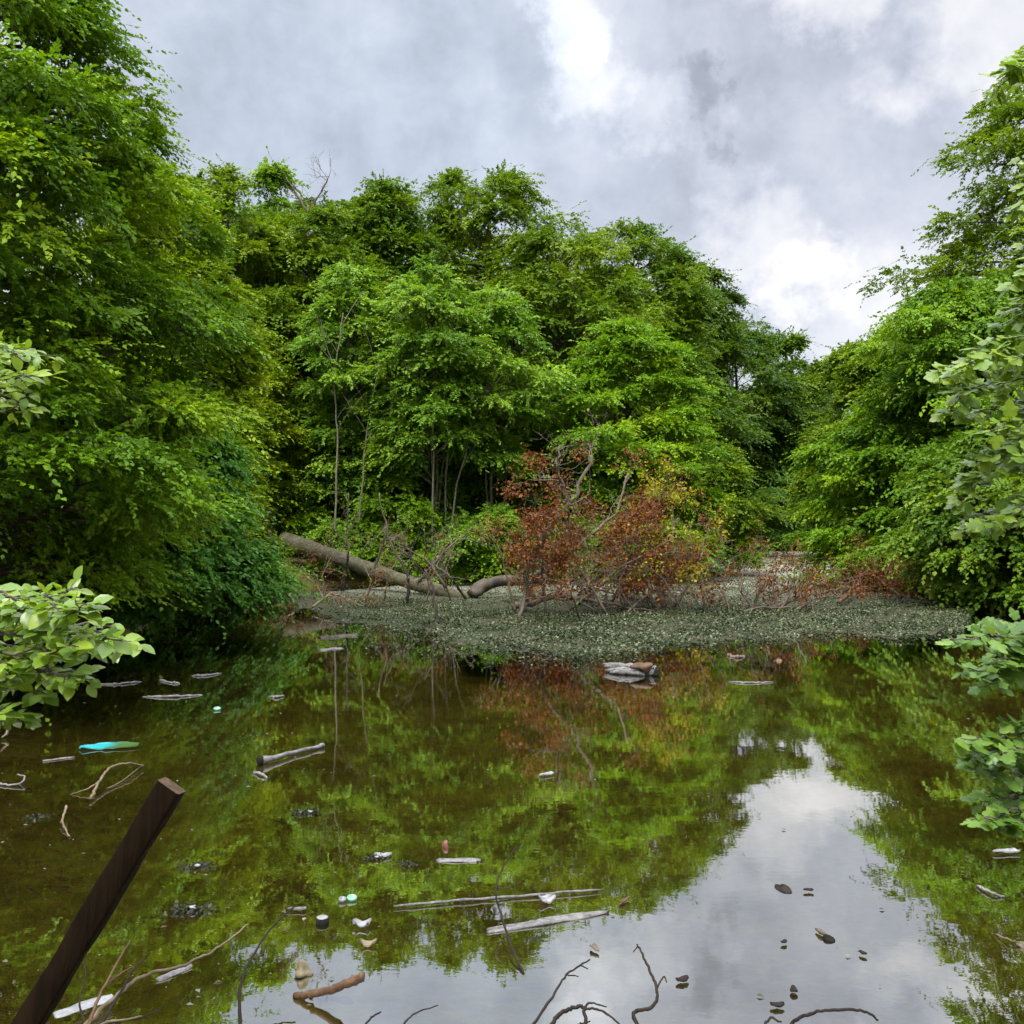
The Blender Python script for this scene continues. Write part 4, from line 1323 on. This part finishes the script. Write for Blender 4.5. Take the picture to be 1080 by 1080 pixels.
for lb, px, py, s_ in [('black clump at the left edge of the water below the hooked twig', 38, 863, .09), ('dark clump with a white painted glint right of the hollow branch', 325, 858, .10),
                       ('dark weedy clump with a painted pale glint behind the leaning post', 205, 916, .11), ('flat dark weedy clump below the one behind the post', 200, 961, .13),
                       ('small dark clump beside the white chip in the middle', 396, 906, .08), ('dark clump in the green reflection above the sky reflection', 430, 912, .06)]:
    t = empty('weed_clump', over(px, py), lb, 'clump', CL)
    nw = 110
    cw = np.clip(rng.normal(0, 1, (nw, 3)), -2, 2) * np.array([s_ * .42, s_ * .30, s_ * .05])
    cw[:, 2] = np.abs(cw[:, 2]) + 0.004
    leaves('weed', cw, rng.normal(0, 1, (nw, 3)) * np.array([1, 1, .35]), np.array([0, 0, 1.0]) + rng.normal(0, .4, (nw, 3)), s_ * rng.uniform(.12, .32, nw),
           rng.uniform(0, 1, nw), RHOMB, M['drowned'], t)
    if 'white' in lb or 'pale' in lb or 'weedy' in lb:
        link('pale_glint', lump_mesh((s_ * .28, s_ * .14, s_ * .12), int(py), 0.4).mesh('pale_glint'), M['white'], t, (s_ * .12, 0, s_ * .14))  # white lump stands in for the glint on the clump
scrap('feather', 'white feather-like scrap floating alone in the middle of the green reflection', 'scrap', 577, 818, .13, .05, 'white', 5, rot=0.6)
scrap('paper_scrap', 'white chip floating beside a small dark clump', 'scrap', 404, 904, .09, .05, 'white', 6)
board('floating_board', 'small pale splintered board right of the white chip', 'wood', (463, 908), (506, 908), .05, .02, 'driftwood', F, .12)
lump('floating_lump', 'small reddish-brown lump above the small pale board', 'debris', 470, 893, (.04, .04, .05), 'redbrown', 10, z=.01)
stick('long_pole', 'long thin pale pole floating across the edge of the sky reflection', 'pole', [([(415, 956, .015), (480, 950, .015), (560, 944, .015), (636, 938, .015)], .0075, .006)], 'driftwood', F)
board('floating_board', 'weathered splintered plank just below the long pole', 'wood', (522, 981), (632, 963), .07, .03, 'driftwood', F, .14)
scrap('plastic_bag', 'crumpled translucent white bag between the long pole and the splintered plank', 'plastic bag', 576, 951, .08, .10, 'white', 9, rot=0.3, curl=.25)
stick('upright_twig', 'thin dark twig rising from the water across the long pole', 'twig',
      [([(552, 1027, .0), (540, 1000, .03), (529, 965, .06), (523, 942, .14), (530, 915, .22), (546, 892, .3)], .006, .003), ([(524, 938, .15), (538, 936, .15), (552, 930, .17)], .003, .002)], 'darkwood')
cap('bottle_cap', 'pale bottle cap left of the green bottle cap', 'bottle cap', 361, 951, .018, .014, 'white')
cap('bottle_cap', 'green bottle cap floating beside the pale one', 'bottle cap', 371, 949.5, .024, .014, 'greenplastic')
cap('bottle_cap', 'pale green ring floating alone far from the others in the upper left water', 'bottle cap', 229, 749, .035, .02, 'greenplastic')
# lid
lid = empty('floating_can', over(340, 973), 'small black and white can floating below the bottle caps', 'can')
mb = MB()
th = np.linspace(0, 2 * np.pi, 20, endpoint=False)
mb.tube([(0, 0, -.02), (0, 0, .0), (0, 0, .018), (0, 0, .022)], [.028, .03, .03, .026], 18)
mb.build('body', M['black'], lid)
mb = MB()
mb.tube([(0, 0, .0225), (0, 0, .025), (0, 0, .027)], [.026, .027, .023], 18)
mb.build('rim', M['white'], lid)
scrap('bark_chip', 'pale narrow chip left of the small can', 'chip', 314, 961, .09, .025, 'driftwood', 11)
scrap('shell_cup', 'pale upturned cup-like scrap right of the small can', 'scrap', 382, 978, .08, .05, 'white', 12, curl=.5)
scrap('shell_cup', 'dark-edged scrap below the upturned cup', 'scrap', 388, 998, .07, .04, 'stone', 13, curl=.5)
lump('floating_stone', 'yellowish stone sticking out of the water at the lower left of the sky reflection', 'stone', 318, 1027, (.075, .06, .07), 'stone', 14, rough=.35, z=.01)
# broken stub
stick('broken_stub', 'brown pointed stub of wood sticking up at an angle from the water at the bottom', 'wood',
      [([(310, 1051, .0), (330, 1048, .03), (360, 1040, .075), (384, 1030, .12)], .012, .017), ([(322, 1050, .01), (345, 1052, -.05), (372, 1058, -.1)], .016, .016)], 'brownwood', F, 9)
scrap('dead_leaf', 'thin brown dead leaf on the sky reflection right of the long pole', 'leaf', 658, 952, .09, .025, 'brownwood', 15, rot=.9)
lump('pine_cone', 'dark cone-shaped lump in the middle of the sky reflection', 'cone', 826, 938, (.055, .11, .04), 'darkwood', 16, rot=.5)
scrap('dead_leaf', 'small dark leaf right of the cone-shaped lump', 'leaf', 853, 941, .05, .025, 'darkwood', 17)
t = empty('seed_pod', over(874, 991), 'round dark pod with a pale wing floating on the sky reflection', 'seed pod')
link('pod', lump_mesh((.05, .055, .04), 18, .15).mesh('pod'), M['black'], t)
mb = MB()
mb.tube([(-.005, .02, .012), (-.02, .05, .015), (-.03, .085, .012)], [.006, .012, .004], 6)
mb.build('wing', M['deadwood'], t)
for lb, px, py, s_ in [('tiny dark speck of bark left of the winged pod', 827, 996, .03), ('tiny dark leaf right of the winged pod', 910, 1008, .03),
                       ('tiny dark leaf below the winged pod near the bottom of the sky reflection', 837, 1047, .04), ('small dark leaf lowest on the sky reflection', 820, 1063, .045),
                       ('curled dark leaf right of the twig that rises from the bottom edge', 720, 1036, .05)]:
    scrap('dead_leaf', lb, 'leaf', px, py, s_ * 1.2, s_ * .7, 'darkwood', int(px), 'dark leaves on the sky reflection', rot=px)
scrap('bark_chip', 'grey chip of bark above the branched twig at the bottom edge', 'chip', 627, 1003, .025, .06, 'deadwood', 19, rot=.5)
TW = 'twigs rising at the bottom edge'
stick('bare_twig', 'slim branched dark twig rising diagonally from the bottom edge below the plank', 'twig',
      [([(555, 1090, .02), (580, 1055, .06), (598, 1028, .1), (622, 1012, .12)], .006, .003), ([(598, 1028, .1), (610, 1030, .11)], .003, .002), ([(612, 1018, .11), (620, 1022, .12)], .003, .002)], 'darkwood', TW)
stick('bare_twig', 'thick arched dark twig looping along the bottom edge', 'twig',
      [([(575, 1092, .05), (590, 1070, .09), (605, 1063, .1), (616, 1064, .1), (618, 1090, .05)], .008, .006), ([(616, 1064, .1), (635, 1066, .1), (655, 1082, .06)], .005, .003),
       ([(616, 1064, .1), (622, 1058, .11), (640, 1062, .1)], .005, .002)], 'darkwood', TW)
stick('bare_twig', 'forked dark twig curving up from the bottom edge into the sky reflection', 'twig',
      [([(678, 1090, .02), (668, 1068, .05), (688, 1062, .07), (693, 1045, .1), (684, 1020, .14), (672, 996, .18)], .008, .004), ([(693, 1042, .1), (700, 1030, .12), (703, 1036, .12)], .004, .002),
       ([(673, 998, .18), (668, 1004, .17)], .003, .002)], 'darkwood', TW)
stick('bare_twig', 'long bowed dark twig lying along the bottom edge on the right', 'twig',
      [([(832, 1088, .02), (842, 1074, .06), (870, 1066, .1), (908, 1066, .1), (926, 1076, .07)], .007, .004), ([(804, 1088, .02), (812, 1074, .05), (824, 1078, .05)], .006, .003)], 'darkwood', TW)
stick('bare_twig', 'thin dark twig slanting out of the bottom edge right of the stub', 'twig', [([(418, 1090, .02), (436, 1070, .05), (462, 1060, .06)], .004, .002)], 'darkwood', TW)
stick('bare_twig', 'tiny dark twig at the bottom edge next to the stub', 'twig', [([(376, 1092, .02), (390, 1075, .04), (402, 1067, .05)], .004, .003)], 'darkwood', TW)
stick('bare_twig', 'long dark twig curving up past the stone on its left', 'twig', [([(256, 1100, .05), (253, 1045, .1), (268, 1005, .16), (290, 975, .2), (312, 955, .24)], .007, .003)], 'darkwood', TW)
BT = 'bank twigs by the leaning post'
stick('bank_twig', 'long pale brown twig reaching right from the foot of the leaning post', 'twig',
      [([(70, 1100, .25), (110, 1062, .25), (150, 1030, .25), (195, 1018, .24), (232, 998, .24), (262, 975, .26)], .009, .003), ([(70, 1100, .25), (100, 1082, .24), (150, 1072, .2)], .006, .003)], 'tanwood', BT)
stick('bank_twig', 'dark twig standing up right beside the leaning post', 'twig', [([(88, 1095, .25), (108, 1045, .3), (137, 992, .36)], .006, .003), ([(112, 1038, .3), (128, 1026, .3), (140, 1020, .3)], .004, .003)], 'brownwood', BT)
stick('bank_twig', 'second dark twig crossing the pale one by the leaning post', 'twig', [([(100, 1092, .22), (125, 1050, .26), (142, 1022, .28), (158, 1005, .3)], .006, .002)], 'darkwood', BT)
stick('bank_twig', 'thin dark twig fanning left from the foot of the leaning post', 'twig', [([(96, 1096, .2), (84, 1060, .24), (90, 1028, .3), (84, 1000, .34)], .004, .0015)], 'darkwood', BT)
stick('bank_twig', 'low dark twig lying right of the leaning post along the bottom edge', 'twig', [([(92, 1082, .16), (122, 1078, .16), (150, 1073, .15), (172, 1062, .16)], .005, .002), ([(130, 1077, .16), (146, 1062, .18)], .003, .0015)], 'darkwood', BT)
board('floating_board', 'pale board half hidden behind the foot of the leaning post', 'wood', (58, 1072, .03), (118, 1052, .03), .06, .02, 'white', F, .04)
board('floating_board', 'broken pale sticks of wood by the end of the long pale brown twig', 'wood', (168, 1034), (200, 1020), .04, .02, 'driftwood', F, .15)
# right edge and far left bits
scrap('plastic_wrapper', 'grey crumpled wrapper at the right edge under the broad sapling leaves', 'wrapper', 1062, 900, .16, .05, 'white', 23, rot=.1)
stick('floating_stick', 'pale curved stick at the right edge below the wrapper', 'stick', [([(1030, 934, .01), (1045, 941, .02), (1060, 946, .01)], .010, .006)], 'driftwood', F)
stick('floating_stick', 'thin tan stick at the right edge beside the tan stone', 'stick', [([(1050, 985, .01), (1066, 992, .02), (1080, 996, .01)], .006, .004)], 'tanwood', F)
lump('floating_stone', 'tan stone at the right edge near the bottom', 'stone', 1078, 998, (.05, .05, .04), 'stone', 24)
board('floating_board', 'dark flat log at the left end of the weed', 'wood', (338, 673), (376, 670), .22, .09, 'bark', F, .05)
board('floating_board', 'whitish board floating just below the dark flat log', 'wood', (338, 686), (360, 684), .14, .05, 'driftwood', F, .1)
for lb, a_, b_ in [('longest pale stick on the dark water under the left beech', (150, 735), (214, 733)), ('pale stick slanting on the dark water under the left beech', (202, 713), (234, 710)),
                   ('broken pale stick above the longest one under the left beech', (168, 717), (190, 721)), ('thin pale stick at the far left under the near beech twigs', (100, 722), (150, 719)),
                   ('pale stick left of the whitish board on the dark water', (284, 735), (300, 734)), ('pale chip of wood in the shade of the left bank', (160, 655), (196, 651))]:
    stick('floating_stick', lb, 'stick', [([(*a_, .01), ((a_[0] + b_[0]) / 2, (a_[1] + b_[1]) / 2 + .6, .02), (*b_, .01)], .018, .012)], 'driftwood', F)
